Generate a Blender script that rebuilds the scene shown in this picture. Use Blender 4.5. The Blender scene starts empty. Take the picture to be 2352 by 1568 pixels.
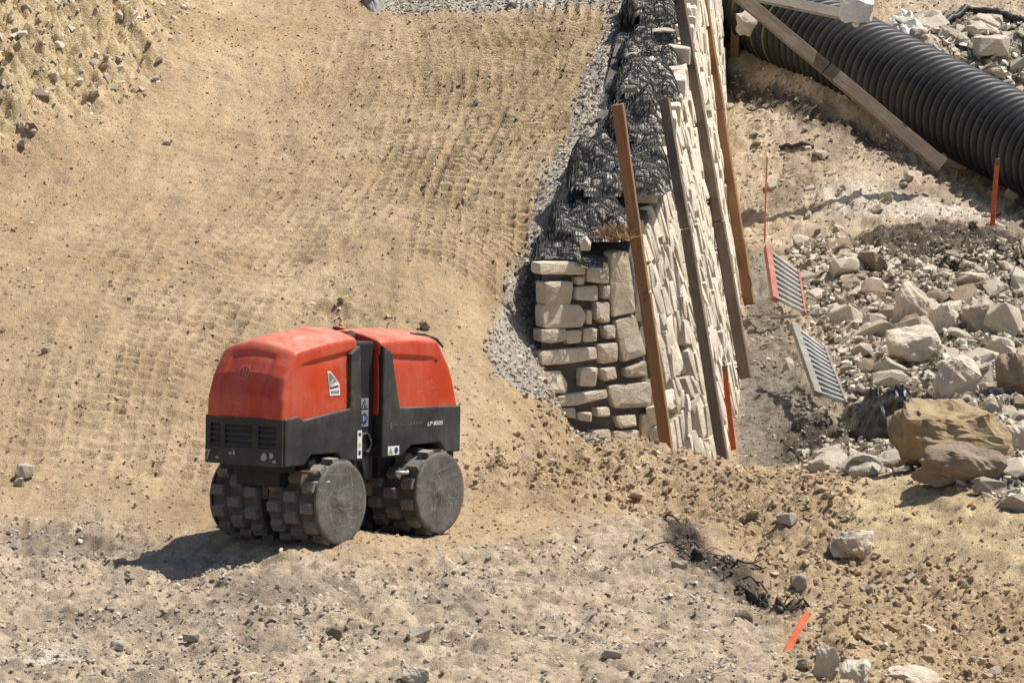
import bpy, bmesh, math, random
import numpy as np
from mathutils import Vector, Matrix, Euler
from mathutils.bvhtree import BVHTree
random.seed(7); rng = np.random.default_rng(7)
S = bpy.context.scene
# ------------------------------------------------------------------ camera, world, sun, exposure
FPX = 12000.0; PITCH = math.radians(9.0); CAMH = 6.3
cam = bpy.data.cameras.new('camera'); cam_o = bpy.data.objects.new('camera', cam)
S.collection.objects.link(cam_o); S.camera = cam_o
cam.sensor_width = 36; cam.lens = 36 * FPX / 2352; cam.clip_end = 500; cam.clip_start = 1
cam_o.location = (0, 0, CAMH); cam_o.rotation_euler = (math.radians(90) - PITCH, 0, 0)
SUN_EL = math.radians(60); SUN_AZ = math.atan2(0.93, 0.33)      # from north (+y), clockwise
sd = Vector((math.sin(SUN_AZ) * math.cos(SUN_EL), math.cos(SUN_AZ) * math.cos(SUN_EL), math.sin(SUN_EL)))
w = bpy.data.worlds.new('World'); S.world = w; w.use_nodes = True
nt = w.node_tree; bg = nt.nodes['Background']; sky = nt.nodes.new('ShaderNodeTexSky')
sky.sky_type = 'NISHITA'; sky.sun_disc = False; sky.sun_elevation = SUN_EL; sky.sun_rotation = SUN_AZ
nt.links.new(sky.outputs[0], bg.inputs[0]); bg.inputs[1].default_value = 0.072
sl = bpy.data.lights.new('sun', 'SUN'); sl.energy = 4.6; sl.angle = math.radians(0.5); sl.color = (1, .95, .87)
so = bpy.data.objects.new('sun', sl); S.collection.objects.link(so)
so.rotation_euler = sd.to_track_quat('Z', 'Y').to_euler(); so.location = (10, 20, 30)
S.view_settings.view_transform = 'Standard'; S.view_settings.look = 'None'
S.view_settings.exposure = 0.58; S.view_settings.gamma = 1; S.view_settings.use_curve_mapping = False

# ------------------------------------------------------------------ sight lines used to lay out the site plan
FW = np.array([0, math.cos(PITCH), -math.sin(PITCH)]); UP = np.array([0, math.sin(PITCH), math.cos(PITCH)])
CC = np.array([0, 0, CAMH])
def W(u, v, y=None, z=None):
    d = FW * FPX + np.array([1., 0, 0]) * (u - 1176) + UP * (784 - v)
    t = (y / d[1]) if y is not None else (z - CAMH) / d[2]
    return CC + d * t

# ------------------------------------------------------------------ helpers
def link(o):
    S.collection.objects.link(o); return o
def tag(o, label=None, cat=None, group=None, kind=None):
    if label: o['label'] = label
    if cat: o['category'] = cat
    if group: o['group'] = group
    if kind: o['kind'] = kind
    return o
def empty(name, loc=(0, 0, 0), rot=(0, 0, 0), label=None, cat=None, group=None):
    o = link(bpy.data.objects.new(name, None)); o.location = loc; o.rotation_euler = rot
    o.empty_display_size = .1
    return tag(o, label, cat, group)
def mk(name, verts, faces, mat, parent=None, smooth=False, local=False):
    """mesh object; world coordinates unless local (then in the parent's frame)"""
    v = np.array(verts, float)
    c = np.zeros(3) if local else v.mean(0)
    me = bpy.data.meshes.new(name); me.from_pydata((v - c).tolist(), [], [list(map(int, f)) for f in faces]); me.update()
    if smooth: me.polygons.foreach_set('use_smooth', [True] * len(me.polygons))
    if mat: me.materials.append(mat)
    o = link(bpy.data.objects.new(name, me))
    if parent is not None:
        o.parent = parent
        if not local: c = c - np.array(parent.location)
    o.location = c
    return o
def bev(o, wd=.006, seg=2, ang=40):
    m = o.modifiers.new('bevel', 'BEVEL'); m.width = wd; m.segments = seg; m.limit_method = 'ANGLE'; m.angle_limit = math.radians(ang)
    return o
class MB:
    def __init__(s): s.v = []; s.f = []
    def add(s, v, f):
        n = len(s.v); s.v += [tuple(p) for p in v]; s.f += [tuple(i + n for i in q) for q in f]
    def box(s, c, d, R=None):
        P = [Vector((sx * d[0] / 2, sy * d[1] / 2, sz * d[2] / 2)) for sx in (-1, 1) for sy in (-1, 1) for sz in (-1, 1)]
        if R: P = [R @ p for p in P]
        s.add([p + Vector(c) for p in P], [(0, 1, 3, 2), (4, 6, 7, 5), (0, 4, 5, 1), (2, 3, 7, 6), (0, 2, 6, 4), (1, 5, 7, 3)])
    def tube(s, pts, r, n=8, cap=True):
        pts = [Vector(p) for p in pts]; ring = []
        up = Vector((0, 0, 1))
        for i, p in enumerate(pts):
            t = (pts[min(i + 1, len(pts) - 1)] - pts[max(i - 1, 0)]).normalized()
            a = t.cross(up if abs(t.z) < .9 else Vector((1, 0, 0))).normalized(); b = t.cross(a)
            rr = r[i] if hasattr(r, '__len__') else r
            ring.append([p + (a * math.cos(k * 2 * math.pi / n) + b * math.sin(k * 2 * math.pi / n)) * rr for k in range(n)])
        v = [q for R in ring for q in R]; f = []
        for i in range(len(pts) - 1):
            for k in range(n):
                f.append((i * n + k, i * n + (k + 1) % n, (i + 1) * n + (k + 1) % n, (i + 1) * n + k))
        if cap: f.append(tuple(range(n))[::-1]); f.append(tuple((len(pts) - 1) * n + k for k in range(n)))
        s.add(v, f)
    def mk(s, name, mat, parent=None, **k): return mk(name, s.v, s.f, mat, parent, **k)

def _h(ix, iy, seed):
    a = (ix.astype(np.int64) * 374761393 + iy.astype(np.int64) * 668265263 + seed * 2246822519) & 0xffffffff
    a = ((a ^ (a >> 13)) * 1274126177) & 0xffffffff
    return ((a ^ (a >> 16)) & 0xffffff) / float(0xffffff)
def vn(x, y, seed=0):
    ix = np.floor(x); iy = np.floor(y); fx = x - ix; fy = y - iy
    fx = fx * fx * fx * (fx * (fx * 6 - 15) + 10); fy = fy * fy * fy * (fy * (fy * 6 - 15) + 10)
    a = _h(ix, iy, seed); b = _h(ix + 1, iy, seed); c = _h(ix, iy + 1, seed); d = _h(ix + 1, iy + 1, seed)
    return (a + (b - a) * fx) * (1 - fy) + (c + (d - c) * fx) * fy - .5
def fbm(x, y, sc, octv=4, seed=0, gain=.5):
    r = 0; a = 1.; x = np.asarray(x, float) + 517.3; y = np.asarray(y, float) + 131.7
    for o in range(octv):
        c, s_ = math.cos(.7 * o + .4), math.sin(.7 * o + .4)
        r = r + a * vn((x * c - y * s_) / sc, (x * s_ + y * c) / sc, seed + o * 17); a *= gain; sc *= .5
    return r
def ss(a, b, x):
    t = np.clip((x - a) / (b - a), 0, 1); return t * t * (3 - 2 * t)

# ------------------------------------------------------------------ materials
def nodes(name):
    m = bpy.data.materials.new(name); m.use_nodes = True; t = m.node_tree
    return m, t, t.nodes['Principled BSDF']
def N(t, kind, **kw):
    n = t.nodes.new(kind)
    for k, v in kw.items():
        if k.startswith('i_'): 
            key = k[2:]
            n.inputs[int(key) if key.isdigit() else key].default_value = v
        else: setattr(n, k, v)
    return n
def ramp(t, src, stops):
    r = t.nodes.new('ShaderNodeValToRGB'); e = r.color_ramp.elements
    while len(e) < len(stops): e.new(.5)
    for i, (p, c) in enumerate(stops):
        e[i].position = p; e[i].color = (c if len(c) == 4 else (*c, 1)) if hasattr(c, '__len__') else (c, c, c, 1)
    t.links.new(src, r.inputs[0]); return r.outputs[0]
def mix(t, fac, a, b, mode='MIX'):
    n = t.nodes.new('ShaderNodeMix'); n.data_type = 'RGBA'; n.blend_type = mode
    for i, x in ((0, fac), (6, a), (7, b)):
        if hasattr(x, 'links') or hasattr(x, 'is_output'): t.links.new(x, n.inputs[i])
        elif i: n.inputs[i].default_value = (*x, 1) if len(x) == 3 else x
        else: n.inputs[0].default_value = x
    return n.outputs[2]
def noise(t, sc, det=6, rough=.6, vec=None, dist=0):
    n = N(t, 'ShaderNodeTexNoise'); n.inputs['Scale'].default_value = sc; n.inputs['Detail'].default_value = det
    n.inputs['Roughness'].default_value = rough; n.inputs['Distortion'].default_value = dist
    if vec is not None: t.links.new(vec, n.inputs['Vector'])
    return n.outputs[0]
def coords(t, kind='Object', scale=(1, 1, 1), rot=(0, 0, 0)):
    c = t.nodes.new('ShaderNodeTexCoord'); mp = t.nodes.new('ShaderNodeMapping')
    mp.inputs['Scale'].default_value = scale; mp.inputs['Rotation'].default_value = rot
    t.links.new(c.outputs[kind], mp.inputs[0]); return mp.outputs[0]
def bump(t, b, src, strength=.5, dist=.01, prev=None):
    n = t.nodes.new('ShaderNodeBump'); n.inputs['Strength'].default_value = strength; n.inputs['Distance'].default_value = dist
    t.links.new(src, n.inputs['Height'])
    if prev is not None: t.links.new(prev, n.inputs['Normal'])
    if b is not None: t.links.new(n.outputs[0], b.inputs['Normal'])
    return n.outputs[0]
def rough_mat(name, c1, c2, sc=12, rough=.9, bs=.5, bd=.01, bsc=60, rnd=.0, c3=None, objrand=False):
    m, t, b = nodes(name); v = coords(t)
    col = mix(t, ramp(t, noise(t, sc, 8, .65, v), [(.35, 0), (.65, 1)]), c1, c2)
    if c3 is not None: col = mix(t, ramp(t, noise(t, sc * 2.7, 5, .6, v), [(.58, 0), (.72, 1)]), col, c3)
    if rnd > 0:
        oi = t.nodes.new('ShaderNodeObjectInfo')
        g = ramp(t, oi.outputs['Random'], [(0, 1 - rnd), (1, 1 + rnd)])
        mm = t.nodes.new('ShaderNodeMapRange'); mm.inputs[3].default_value = 1 - rnd; mm.inputs[4].default_value = 1 + rnd * .8
        t.links.new(oi.outputs['Random'], mm.inputs[0])
        col = mix(t, 1.0, col, mm.outputs[0], 'MULTIPLY')
    t.links.new(col, b.inputs['Base Color']); b.inputs['Roughness'].default_value = rough
    b.inputs['Specular IOR Level'].default_value = .25
    bump(t, b, noise(t, bsc, 8, .7, v), bs, bd)
    return m

M = {}
def attr_rand(t):
    oi = t.nodes.new('ShaderNodeObjectInfo'); return oi.outputs['Random']
def pebble_mat(name, stops, bsc=90):
    m, t, b = nodes(name); v = coords(t)
    col = ramp(t, attr_rand(t), stops)
    col = mix(t, 1.0, col, ramp(t, noise(t, 40, 5, .6, v), [(.3, .72), (.7, 1.15)]), 'MULTIPLY')
    t.links.new(col, b.inputs['Base Color']); b.inputs['Roughness'].default_value = .95; b.inputs['Specular IOR Level'].default_value = .15
    bump(t, b, noise(t, bsc, 6, .7, v), .5, .006)
    return m
M['peb_sand'] = pebble_mat('sand_pebble', [(0, (.34, .24, .14)), (.4, (.42, .31, .185)), (.75, (.50, .38, .245)), (1, (.64, .54, .40))])
M['peb_grey'] = pebble_mat('grey_gravel', [(0, (.27, .225, .18)), (.35, (.40, .335, .26)), (.7, (.50, .43, .34)), (1, (.70, .64, .54))])
M['peb_clod'] = pebble_mat('soil_clod', [(0, (.31, .22, .13)), (.4, (.41, .30, .185)), (.8, (.50, .38, .25)), (1, (.60, .50, .37))])
M['peb_rubble'] = pebble_mat('rubble_chip', [(0, (.22, .175, .13)), (.3, (.42, .35, .27)), (.7, (.58, .51, .41)), (1, (.74, .69, .60))])
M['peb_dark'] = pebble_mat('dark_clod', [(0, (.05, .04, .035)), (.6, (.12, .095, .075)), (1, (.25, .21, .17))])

def ground_mat():
    m, t, b = nodes('ground_soil'); L = t.links.new
    g = t.nodes.new('ShaderNodeNewGeometry'); pos = g.outputs['Position']
    a1 = N(t, 'ShaderNodeAttribute', attribute_name='zone_a'); a2 = N(t, 'ShaderNodeAttribute', attribute_name='zone_b')
    s1 = t.nodes.new('ShaderNodeSeparateColor'); L(a1.outputs[0], s1.inputs[0])
    s2 = t.nodes.new('ShaderNodeSeparateColor'); L(a2.outputs[0], s2.inputs[0])
    n1 = noise(t, .9, 5, .6, pos); n2 = noise(t, 5, 8, .7, pos); n3 = noise(t, 38, 6, .75, pos)
    sand = mix(t, ramp(t, n1, [(.35, 0), (.65, 1)]), (.385, .275, .158), (.50, .375, .235))
    sand = mix(t, ramp(t, n2, [(.5, 0), (.72, .8)]), sand, (.34, .255, .175))
    grey = mix(t, ramp(t, n2, [(.35, 0), (.65, 1)]), (.37, .285, .198), (.59, .475, .345)); grey = mix(t, ramp(t, n1, [(.50, 0), (.62, .75)]), grey, (.26, .205, .155))
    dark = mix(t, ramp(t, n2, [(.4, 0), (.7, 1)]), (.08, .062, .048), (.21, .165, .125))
    grav = mix(t, ramp(t, n3, [(.35, 0), (.65, 1)]), (.24, .21, .18), (.50, .45, .38))
    chalk = mix(t, ramp(t, n3, [(.35, 0), (.65, 1)]), (.46, .39, .30), (.70, .64, .54))
    mud = mix(t, ramp(t, n2, [(.35, 0), (.65, 1)]), (.17, .145, .115), (.30, .255, .20))
    def brk(src, lo=.3, hi=.7):                              # zone edges broken up by the soil itself
        mx = N(t, 'ShaderNodeMath', operation='ADD'); L(src, mx.inputs[0])
        sb = N(t, 'ShaderNodeMath', operation='SUBTRACT'); L(n2, sb.inputs[0]); sb.inputs[1].default_value = .5
        L(sb.outputs[0], mx.inputs[1]); return ramp(t, mx.outputs[0], [(lo, 0), (hi, 1)])
    yel = mix(t, ramp(t, n2, [(.35, 0), (.65, 1)]), (.46, .34, .19), (.62, .49, .30))
    col = mix(t, brk(s1.outputs[1]), sand, grey)
    col = mix(t, brk(s2.outputs[1]), col, yel)
    col = mix(t, brk(s2.outputs[2]), col, mud)
    col = mix(t, brk(s1.outputs[0]), col, grav)
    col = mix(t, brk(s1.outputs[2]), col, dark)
    col = mix(t, brk(s2.outputs[0], .35, .8), col, chalk)
    spk = ramp(t, n3, [(.3, .62), (.5, 1.0), (.72, 1.22)])
    col = mix(t, 1.0, col, spk, 'MULTIPLY')
    st = coords(t, 'Object', (3, .5, 1), (0, 0, .25))
    col = mix(t, .55, col, mix(t, 1.0, col, ramp(t, noise(t, 2.2, 6, .6, st), [(.35, .8), (.65, 1.22)]), 'MULTIPLY'))
    L(col, b.inputs['Base Color']); b.inputs['Roughness'].default_value = .96; b.inputs['Specular IOR Level'].default_value = .12
    vo = N(t, 'ShaderNodeTexVoronoi'); vo.inputs['Scale'].default_value = 80; L(pos, vo.inputs['Vector'])
    p = bump(t, None, vo.outputs[0], .8, -.010)
    p = bump(t, None, noise(t, 60, 6, .75, pos), .9, .013, p)
    bump(t, b, noise(t, 150, 4, .75, pos), .8, .007, p)
    return m
M['ground'] = ground_mat()

def stone_mat(name, c1, c2, c3, rnd=.15):
    m, t, b = nodes(name); v = coords(t)
    oi = t.nodes.new('ShaderNodeObjectInfo')
    ad = N(t, 'ShaderNodeVectorMath', operation='ADD'); t.links.new(v, ad.inputs[0]); t.links.new(oi.outputs['Random'], ad.inputs[1])
    v2 = ad.outputs[0]
    col = mix(t, ramp(t, noise(t, 7, 8, .7, v2), [(.35, 0), (.68, 1)]), c1, c2)
    col = mix(t, ramp(t, noise(t, 16, 8, .7, v2, .5), [(.52, 0), (.75, .9)]), col, c3)
    col = mix(t, ramp(t, noise(t, 50, 4, .7, v2), [(.62, 0), (.75, .55)]), col, tuple(x * .35 for x in c1))
    mm = t.nodes.new('ShaderNodeMapRange'); mm.inputs[3].default_value = 1 - rnd; mm.inputs[4].default_value = 1 + rnd
    t.links.new(oi.outputs['Random'], mm.inputs[0]); col = mix(t, 1.0, col, mm.outputs[0], 'MULTIPLY')
    t.links.new(col, b.inputs['Base Color']); b.inputs['Roughness'].default_value = .9; b.inputs['Specular IOR Level'].default_value = .2
    p = bump(t, None, noise(t, 14, 10, .75, v2), .7, .03)
    bump(t, b, noise(t, 70, 6, .75, v2), .6, .008, p)
    return m
M['lime'] = stone_mat('limestone', (.56, .47, .35), (.68, .60, .48), (.42, .30, .18))
M['lime_face'] = stone_mat('pale_limestone', (.58, .51, .39), (.74, .67, .55), (.40, .32, .21), .18)
M['rock'] = stone_mat('rubble_rock', (.48, .40, .31), (.64, .56, .45), (.36, .27, .19), .2)
M['rock_pale'] = stone_mat('pale_rubble_rock', (.52, .45, .35), (.68, .61, .50), (.38, .30, .22), .12)
M['rock_ochre'] = stone_mat('ochre_boulder', (.30, .215, .12), (.42, .33, .20), (.19, .125, .065), .05)
M['rock_brown'] = stone_mat('brown_boulder', (.24, .18, .125), (.38, .30, .22), (.17, .12, .08), .05)
M['mortar'] = rough_mat('dark_mortar', (.10, .088, .072), (.19, .17, .145), 9, .95, .9, .03, 40)
M['concrete'] = rough_mat('grey_concrete', (.24, .235, .225), (.36, .35, .33), 6, .9, .6, .02, 40)
M['block'] = rough_mat('grey_block', (.30, .30, .285), (.42, .42, .40), 8, .9, .6, .02, 40, rnd=.15)

def wood(name, c1, c2, dirt, vert=True):
    m, t, b = nodes(name); v = coords(t, 'Object', (22, 22, 1.4))
    oi = t.nodes.new('ShaderNodeObjectInfo')
    ad = N(t, 'ShaderNodeVectorMath', operation='ADD'); t.links.new(v, ad.inputs[0]); t.links.new(oi.outputs['Random'], ad.inputs[1]); v = ad.outputs[0]
    col = mix(t, ramp(t, noise(t, 2, 8, .7, v, 1.2), [(.35, 0), (.65, 1)]), c1, c2)
    v3 = coords(t, 'Object', (6, 6, 3))
    col = mix(t, ramp(t, noise(t, 1.6, 6, .7, v3), [(.48, 0), (.7, .85)]), col, dirt)
    kn = N(t, 'ShaderNodeTexVoronoi'); kn.inputs['Scale'].default_value = 1.5; t.links.new(v3, kn.inputs['Vector'])
    col = mix(t, ramp(t, kn.outputs[0], [(.10, .9), (.17, 0)]), col, (.05, .03, .015))
    t.links.new(col, b.inputs['Base Color']); b.inputs['Roughness'].default_value = .85; b.inputs['Specular IOR Level'].default_value = .2
    bump(t, b, noise(t, 3, 8, .7, v), .5, .006)
    return m
M['wood_brown'] = wood('brown_timber', (.20, .105, .05), (.31, .175, .09), (.25, .17, .11))
M['wood_grey'] = wood('weathered_timber', (.115, .085, .06), (.19, .145, .11), (.22, .185, .15))
M['wood_pale'] = wood('pale_grey_timber', (.25, .22, .185), (.35, .31, .265), (.22, .19, .155))

def paint(name, base, worn, scratch, rough=.42, sc=1.0, dustc=(.42, .34, .25), dust=.35, topdust=.5):
    m, t, b = nodes(name); v = coords(t); L = t.links.new
    col = mix(t, ramp(t, noise(t, 3 * sc, 8, .65, v), [(.4, 0), (.65, 1)]), base, worn)
    # dust film: blotches, runs down the sides, more where the surface faces up
    vs = coords(t, 'Object', (9, 9, 1.2))
    dm = mix(t, 1.0, ramp(t, noise(t, 2.2, 8, .7, v), [(.42, 0), (.75, dust)]), ramp(t, noise(t, 2, 6, .7, vs), [(.4, .35), (.7, 1)]), 'MULTIPLY')
    g = t.nodes.new('ShaderNodeNewGeometry'); sp = t.nodes.new('ShaderNodeSeparateXYZ'); L(g.outputs['Normal'], sp.inputs[0])
    tp = mix(t, 1.0, ramp(t, sp.outputs[2], [(.45, 0), (.95, topdust)]), ramp(t, noise(t, 5, 8, .75, v, 1), [(.35, .15), (.65, 1)]), 'MULTIPLY')
    mm = N(t, 'ShaderNodeMath', operation='MAXIMUM'); L(dm, mm.inputs[0]); L(tp, mm.inputs[1])
    col = mix(t, mm.outputs[0], col, dustc)
    # fine scratches and specks
    v2 = coords(t, 'Object', (1, 1, 1), (.4, .7, .2))
    v3 = coords(t, 'Object', (1, 1, 3.5), (.4, .7, .2))
    sm = mix(t, 1.0, ramp(t, noise(t, 4.5, 2, .5, v3), [(.490, 0), (.4975, .55), (.505, 0)]), ramp(t, noise(t, 5, 4, .6, v2), [(.52, 0), (.62, .8)]), 'MULTIPLY')
    col = mix(t, sm, col, scratch)
    col = mix(t, ramp(t, noise(t, 75, 3, .6, v), [(.70, 0), (.76, .6)]), col, scratch)
    L(col, b.inputs['Base Color'])
    rr = ramp(t, mm.outputs[0], [(0, rough), (.6, .9)]); L(rr, b.inputs['Roughness'])
    b.inputs['Specular IOR Level'].default_value = .4
    bump(t, b, noise(t, 90, 5, .7, v), .12, .002)
    return m
M['red'] = paint('red_paint', (.50, .042, .008), (.41, .034, .009), (.62, .30, .2), .32, dustc=(.60, .32, .24), dust=.55, topdust=.75)
M['black'] = paint('black_plastic', (.012, .0125, .013), (.03, .031, .031), (.22, .2, .18), .55, dustc=(.17, .155, .135), dust=.7, topdust=.9)
M['dark'] = paint('dark_inner_steel', (.008, .008, .009), (.016, .016, .016), (.06, .05, .04), .6, dustc=(.07, .06, .05), dust=.3, topdust=.5)
M['rust'] = rough_mat('rusty_steel', (.07, .045, .03), (.16, .10, .06), 10, .8, .4, .01, 50)
M['steel'] = rough_mat('galvanised_steel', (.34, .34, .33), (.52, .52, .50), 10, .5, .1, .003, 60)
M['steel'].node_tree.nodes['Principled BSDF'].inputs['Metallic'].default_value = .3
M['rail'] = rough_mat('dull_rail_steel', (.17, .155, .13), (.28, .26, .225), 10, .6, .1, .003, 60)
M['pinkred'] = rough_mat('faded_red_steel', (.27, .085, .065), (.38, .17, .135), 14, .6, .2, .004, 60)
M['orange'] = rough_mat('orange_paint', (.50, .085, .02), (.60, .15, .05), 14, .7, .3, .004, 60, c3=(.45, .25, .15))
M['rod'] = rough_mat('thin_orange_rod', (.55, .17, .10), (.7, .27, .18), 14, .7, .1, .003, 60)
M['net'] = rough_mat('black_netting', (.04, .042, .04), (.10, .102, .096), 14, .7, .1, .003, 60)
def fill_mat():
    m, t, b = nodes('netted_stone_fill'); g = t.nodes.new('ShaderNodeNewGeometry'); L = t.links.new
    vo = N(t, 'ShaderNodeTexVoronoi'); vo.inputs['Scale'].default_value = 11; L(g.outputs['Position'], vo.inputs['Vector'])
    ve = N(t, 'ShaderNodeTexVoronoi', feature='DISTANCE_TO_EDGE'); ve.inputs['Scale'].default_value = 11; L(g.outputs['Position'], ve.inputs['Vector'])
    sp = t.nodes.new('ShaderNodeSeparateColor'); L(vo.outputs['Color'], sp.inputs[0])
    col = ramp(t, sp.outputs[0], [(0, (.16, .14, .12)), (.5, (.34, .31, .27)), (1, (.62, .57, .49))])
    col = mix(t, ramp(t, ve.outputs[0], [(.0, 1), (.10, 0)]), col, (.05, .045, .04))
    L(col, b.inputs['Base Color']); b.inputs['Roughness'].default_value = .95
    p = bump(t, None, ramp(t, ve.outputs[0], [(0, 0), (.25, 1)]), .9, .03); bump(t, b, noise(t, 40, 6, .7, g.outputs['Position']), .5, .01, p)
    return m
M['net_fill'] = fill_mat()
M['cloth'] = rough_mat('black_plastic_sheet', (.007, .007, .008), (.018, .018, .019), 8, .35, .25, .01, 20)
M['fabric'] = rough_mat('torn_dusty_fabric', (.02, .018, .016), (.07, .06, .05), 9, .9, .9, .02, 40, c3=(.22, .18, .14))
M['cable'] = rough_mat('black_cable', (.02, .02, .02), (.05, .05, .05), 8, .5, .1, .003, 20)
M['root'] = rough_mat('dark_roots', (.035, .03, .026), (.12, .10, .08), 20, .9, .5, .01, 60)
M['twig'] = rough_mat('dry_weeds', (.28, .17, .08), (.46, .32, .17), 20, .9, .3, .01, 60)
M['plastic_white'] = rough_mat('crumpled_white_plastic', (.55, .54, .50), (.72, .71, .68), 9, .35, .5, .02, 14)
M['white'] = rough_mat('sticker_white', (.62, .62, .6), (.72, .72, .70), 9, .6, .05, .001, 20)
M['grey_stick'] = rough_mat('sticker_grey', (.20, .21, .22), (.26, .27, .28), 9, .6, .05, .001, 20)
M['ink'] = rough_mat('sticker_black', (.02, .02, .022), (.035, .035, .035), 9, .6, .05, .001, 20)
M['ink_grey'] = rough_mat('logo_grey', (.14, .15, .16), (.2, .21, .22), 9, .6, .05, .001, 20)
M['blue'] = rough_mat('sticker_blue', (.015, .03, .13), (.03, .05, .18), 9, .6, .05, .001, 20)
M['green'] = rough_mat('sticker_green', (.22, .30, .06), (.28, .36, .09), 9, .6, .05, .001, 20)
M['yellow'] = rough_mat('sticker_yellow', (.45, .36, .08), (.5, .4, .1), 9, .6, .05, .001, 20)
M['ghost'] = rough_mat('faded_emblem', (.42, .13, .10), (.46, .18, .14), 30, .8, .05, .001, 20)
M['ghost_txt'] = rough_mat('faded_lettering', (.075, .075, .072), (.11, .10, .09), 30, .8, .05, .001, 20)
M['scrape'] = rough_mat('bare_scraped_patch', (.30, .29, .27), (.40, .39, .36), 30, .8, .05, .001, 20)
M['scratch'] = rough_mat('bare_metal_scratch', (.17, .16, .145), (.40, .38, .34), 18, .7, .05, .001, 20)
M['amber'] = rough_mat('amber_lens', (.45, .10, .02), (.55, .14, .03), 9, .25, .05, .001, 20)

def drum_mat(c1=(.05, .042, .036), c2=(.13, .112, .095), nm='dusty_drum_steel'):
    m, t, b = nodes(nm); v = coords(t)
    col = mix(t, ramp(t, noise(t, 9, 8, .7, v), [(.35, 0), (.65, 1)]), c1, c2)
    g = t.nodes.new('ShaderNodeNewGeometry'); sp = t.nodes.new('ShaderNodeSeparateXYZ'); t.links.new(g.outputs['Normal'], sp.inputs[0])
    col = mix(t, ramp(t, sp.outputs[2], [(.55, 0), (.9, .7)]), col, (.34, .31, .27))
    col = mix(t, ramp(t, noise(t, 4, 6, .7, v), [(.62, 0), (.75, .6)]), col, (.28, .19, .10))
    t.links.new(col, b.inputs['Base Color']); b.inputs['Roughness'].default_value = .85; b.inputs['Specular IOR Level'].default_value = .25
    bump(t, b, noise(t, 60, 8, .75, v), .6, .008)
    return m
M['drum'] = drum_mat(); M['cleat'] = drum_mat((.10, .088, .076), (.24, .215, .185), 'worn_cleat_steel')
def disc_mat():
    m, t, b = nodes('scratched_end_plate'); v = coords(t); L = t.links.new
    col = mix(t, ramp(t, noise(t, 8, 9, .75, v), [(.35, 0), (.68, 1)]), (.06, .056, .05), (.17, .16, .145))
    for k, (sc, rot, wd, st) in enumerate([(9.0, 2.2, .010, .3)]):
        v2 = coords(t, 'Object', (1, 1, 1), (rot, rot * 2, rot * .5))
        dn = N(t, 'ShaderNodeTexNoise'); dn.inputs['Scale'].default_value = 3.4 + k; L(v2, dn.inputs['Vector'])
        vo = N(t, 'ShaderNodeTexVoronoi', feature='DISTANCE_TO_EDGE'); vo.inputs['Scale'].default_value = sc
        L(mix(t, .35, v2, dn.outputs['Color']), vo.inputs['Vector'])
        sm = mix(t, 1.0, ramp(t, vo.outputs[0], [(0, st), (wd, st * .6), (wd * 3.0, 0)]), ramp(t, noise(t, 5 + k, 4, .6, v2), [(.42, 0), (.6, 1)]), 'MULTIPLY')
        col = mix(t, sm, col, (.40, .375, .34))
    L(col, b.inputs['Base Color']); b.inputs['Roughness'].default_value = .7; b.inputs['Specular IOR Level'].default_value = .3
    bump(t, b, noise(t, 40, 8, .7, v), .25, .004)
    return m
M['disc'] = disc_mat()
def pipe_mat():
    m, t, b = nodes('black_corrugated_plastic'); v = coords(t)
    col = mix(t, ramp(t, noise(t, 3, 8, .7, v), [(.45, 0), (.75, 1)]), (.014, .0145, .015), (.045, .042, .038))
    t.links.new(col, b.inputs['Base Color']); b.inputs['Roughness'].default_value = .5; b.inputs['Specular IOR Level'].default_value = .4
    bump(t, b, noise(t, 30, 5, .6, v), .1, .003)
    return m
M['pipe'] = pipe_mat()
M['band'] = rough_mat('green_marking', (.10, .13, .05), (.16, .19, .08), 14, .6, .1, .003, 40)

# ------------------------------------------------------------------ terrain
POSE_T = Vector((-1.0875, 31.9945, 0.0019)); POSE_R = Euler((0, 0, 0))
RM = (Matrix.Rotation(4.08491, 3, 'Z') @ Matrix.Rotation(-.090867, 3, 'Y') @ Matrix.Rotation(.045765, 3, 'X'))
contacts = [POSE_T + RM @ Vector((sx * .5076, sy * .38, .012)) for sx in (1, -1) for sy in (1, -1)]
def cy(u, v, y): return W(u, v, y=y)
def cz(u, v, z): return W(u, v, z=z)
COMMON = [cz(*a) for a in [
    (-500, 1750, .0), (0, 1568, 0.02), (600, 1568, .0), (1200, 1568, -.03), (1700, 1568, -.12), (2900, 1700, -.6), (1200, 2300, -.1), (2300, 2300, -.5), (0, 2300, 0),
    (0, 1300, -.03), (300, 1270, -.05), (480, 1290, -.02), (700, 1330, .03), (1000, 1350, .0), (-500, 1250, .0), (1200, 1250, -.1), (1150, 1150, -.12), (1400, 1300, -.2), (1400, 1150, -.25),
    (1530, 1200, -.36), (1680, 1310, -.38), (1830, 1410, -.34), (1640, 1190, -.24), (1800, 1290, -.22), (1930, 1400, -.2), (1450, 1250, -.2), (1600, 1380, -.2), (1730, 1490, -.2),
    (2000, 1330, -.42), (2200, 1450, -.42), (2352, 1420, -.42), (2300, 1560, -.5), (2000, 1560, -.3)]] + [np.array(c) for c in contacts] + [cy(*a) for a in [
    (1500, 1020, 36.6), (1640, 1062, 36.5), (1750, 1092, 36.4), (1900, 1098, 35.2), (2100, 1100, 34.2), (2250, 1165, 33.3), (2352, 1225, 32.6), (2700, 1300, 32.2),
    (1080, 1040, 34.7), (1300, 1080, 35.5)]]
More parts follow.
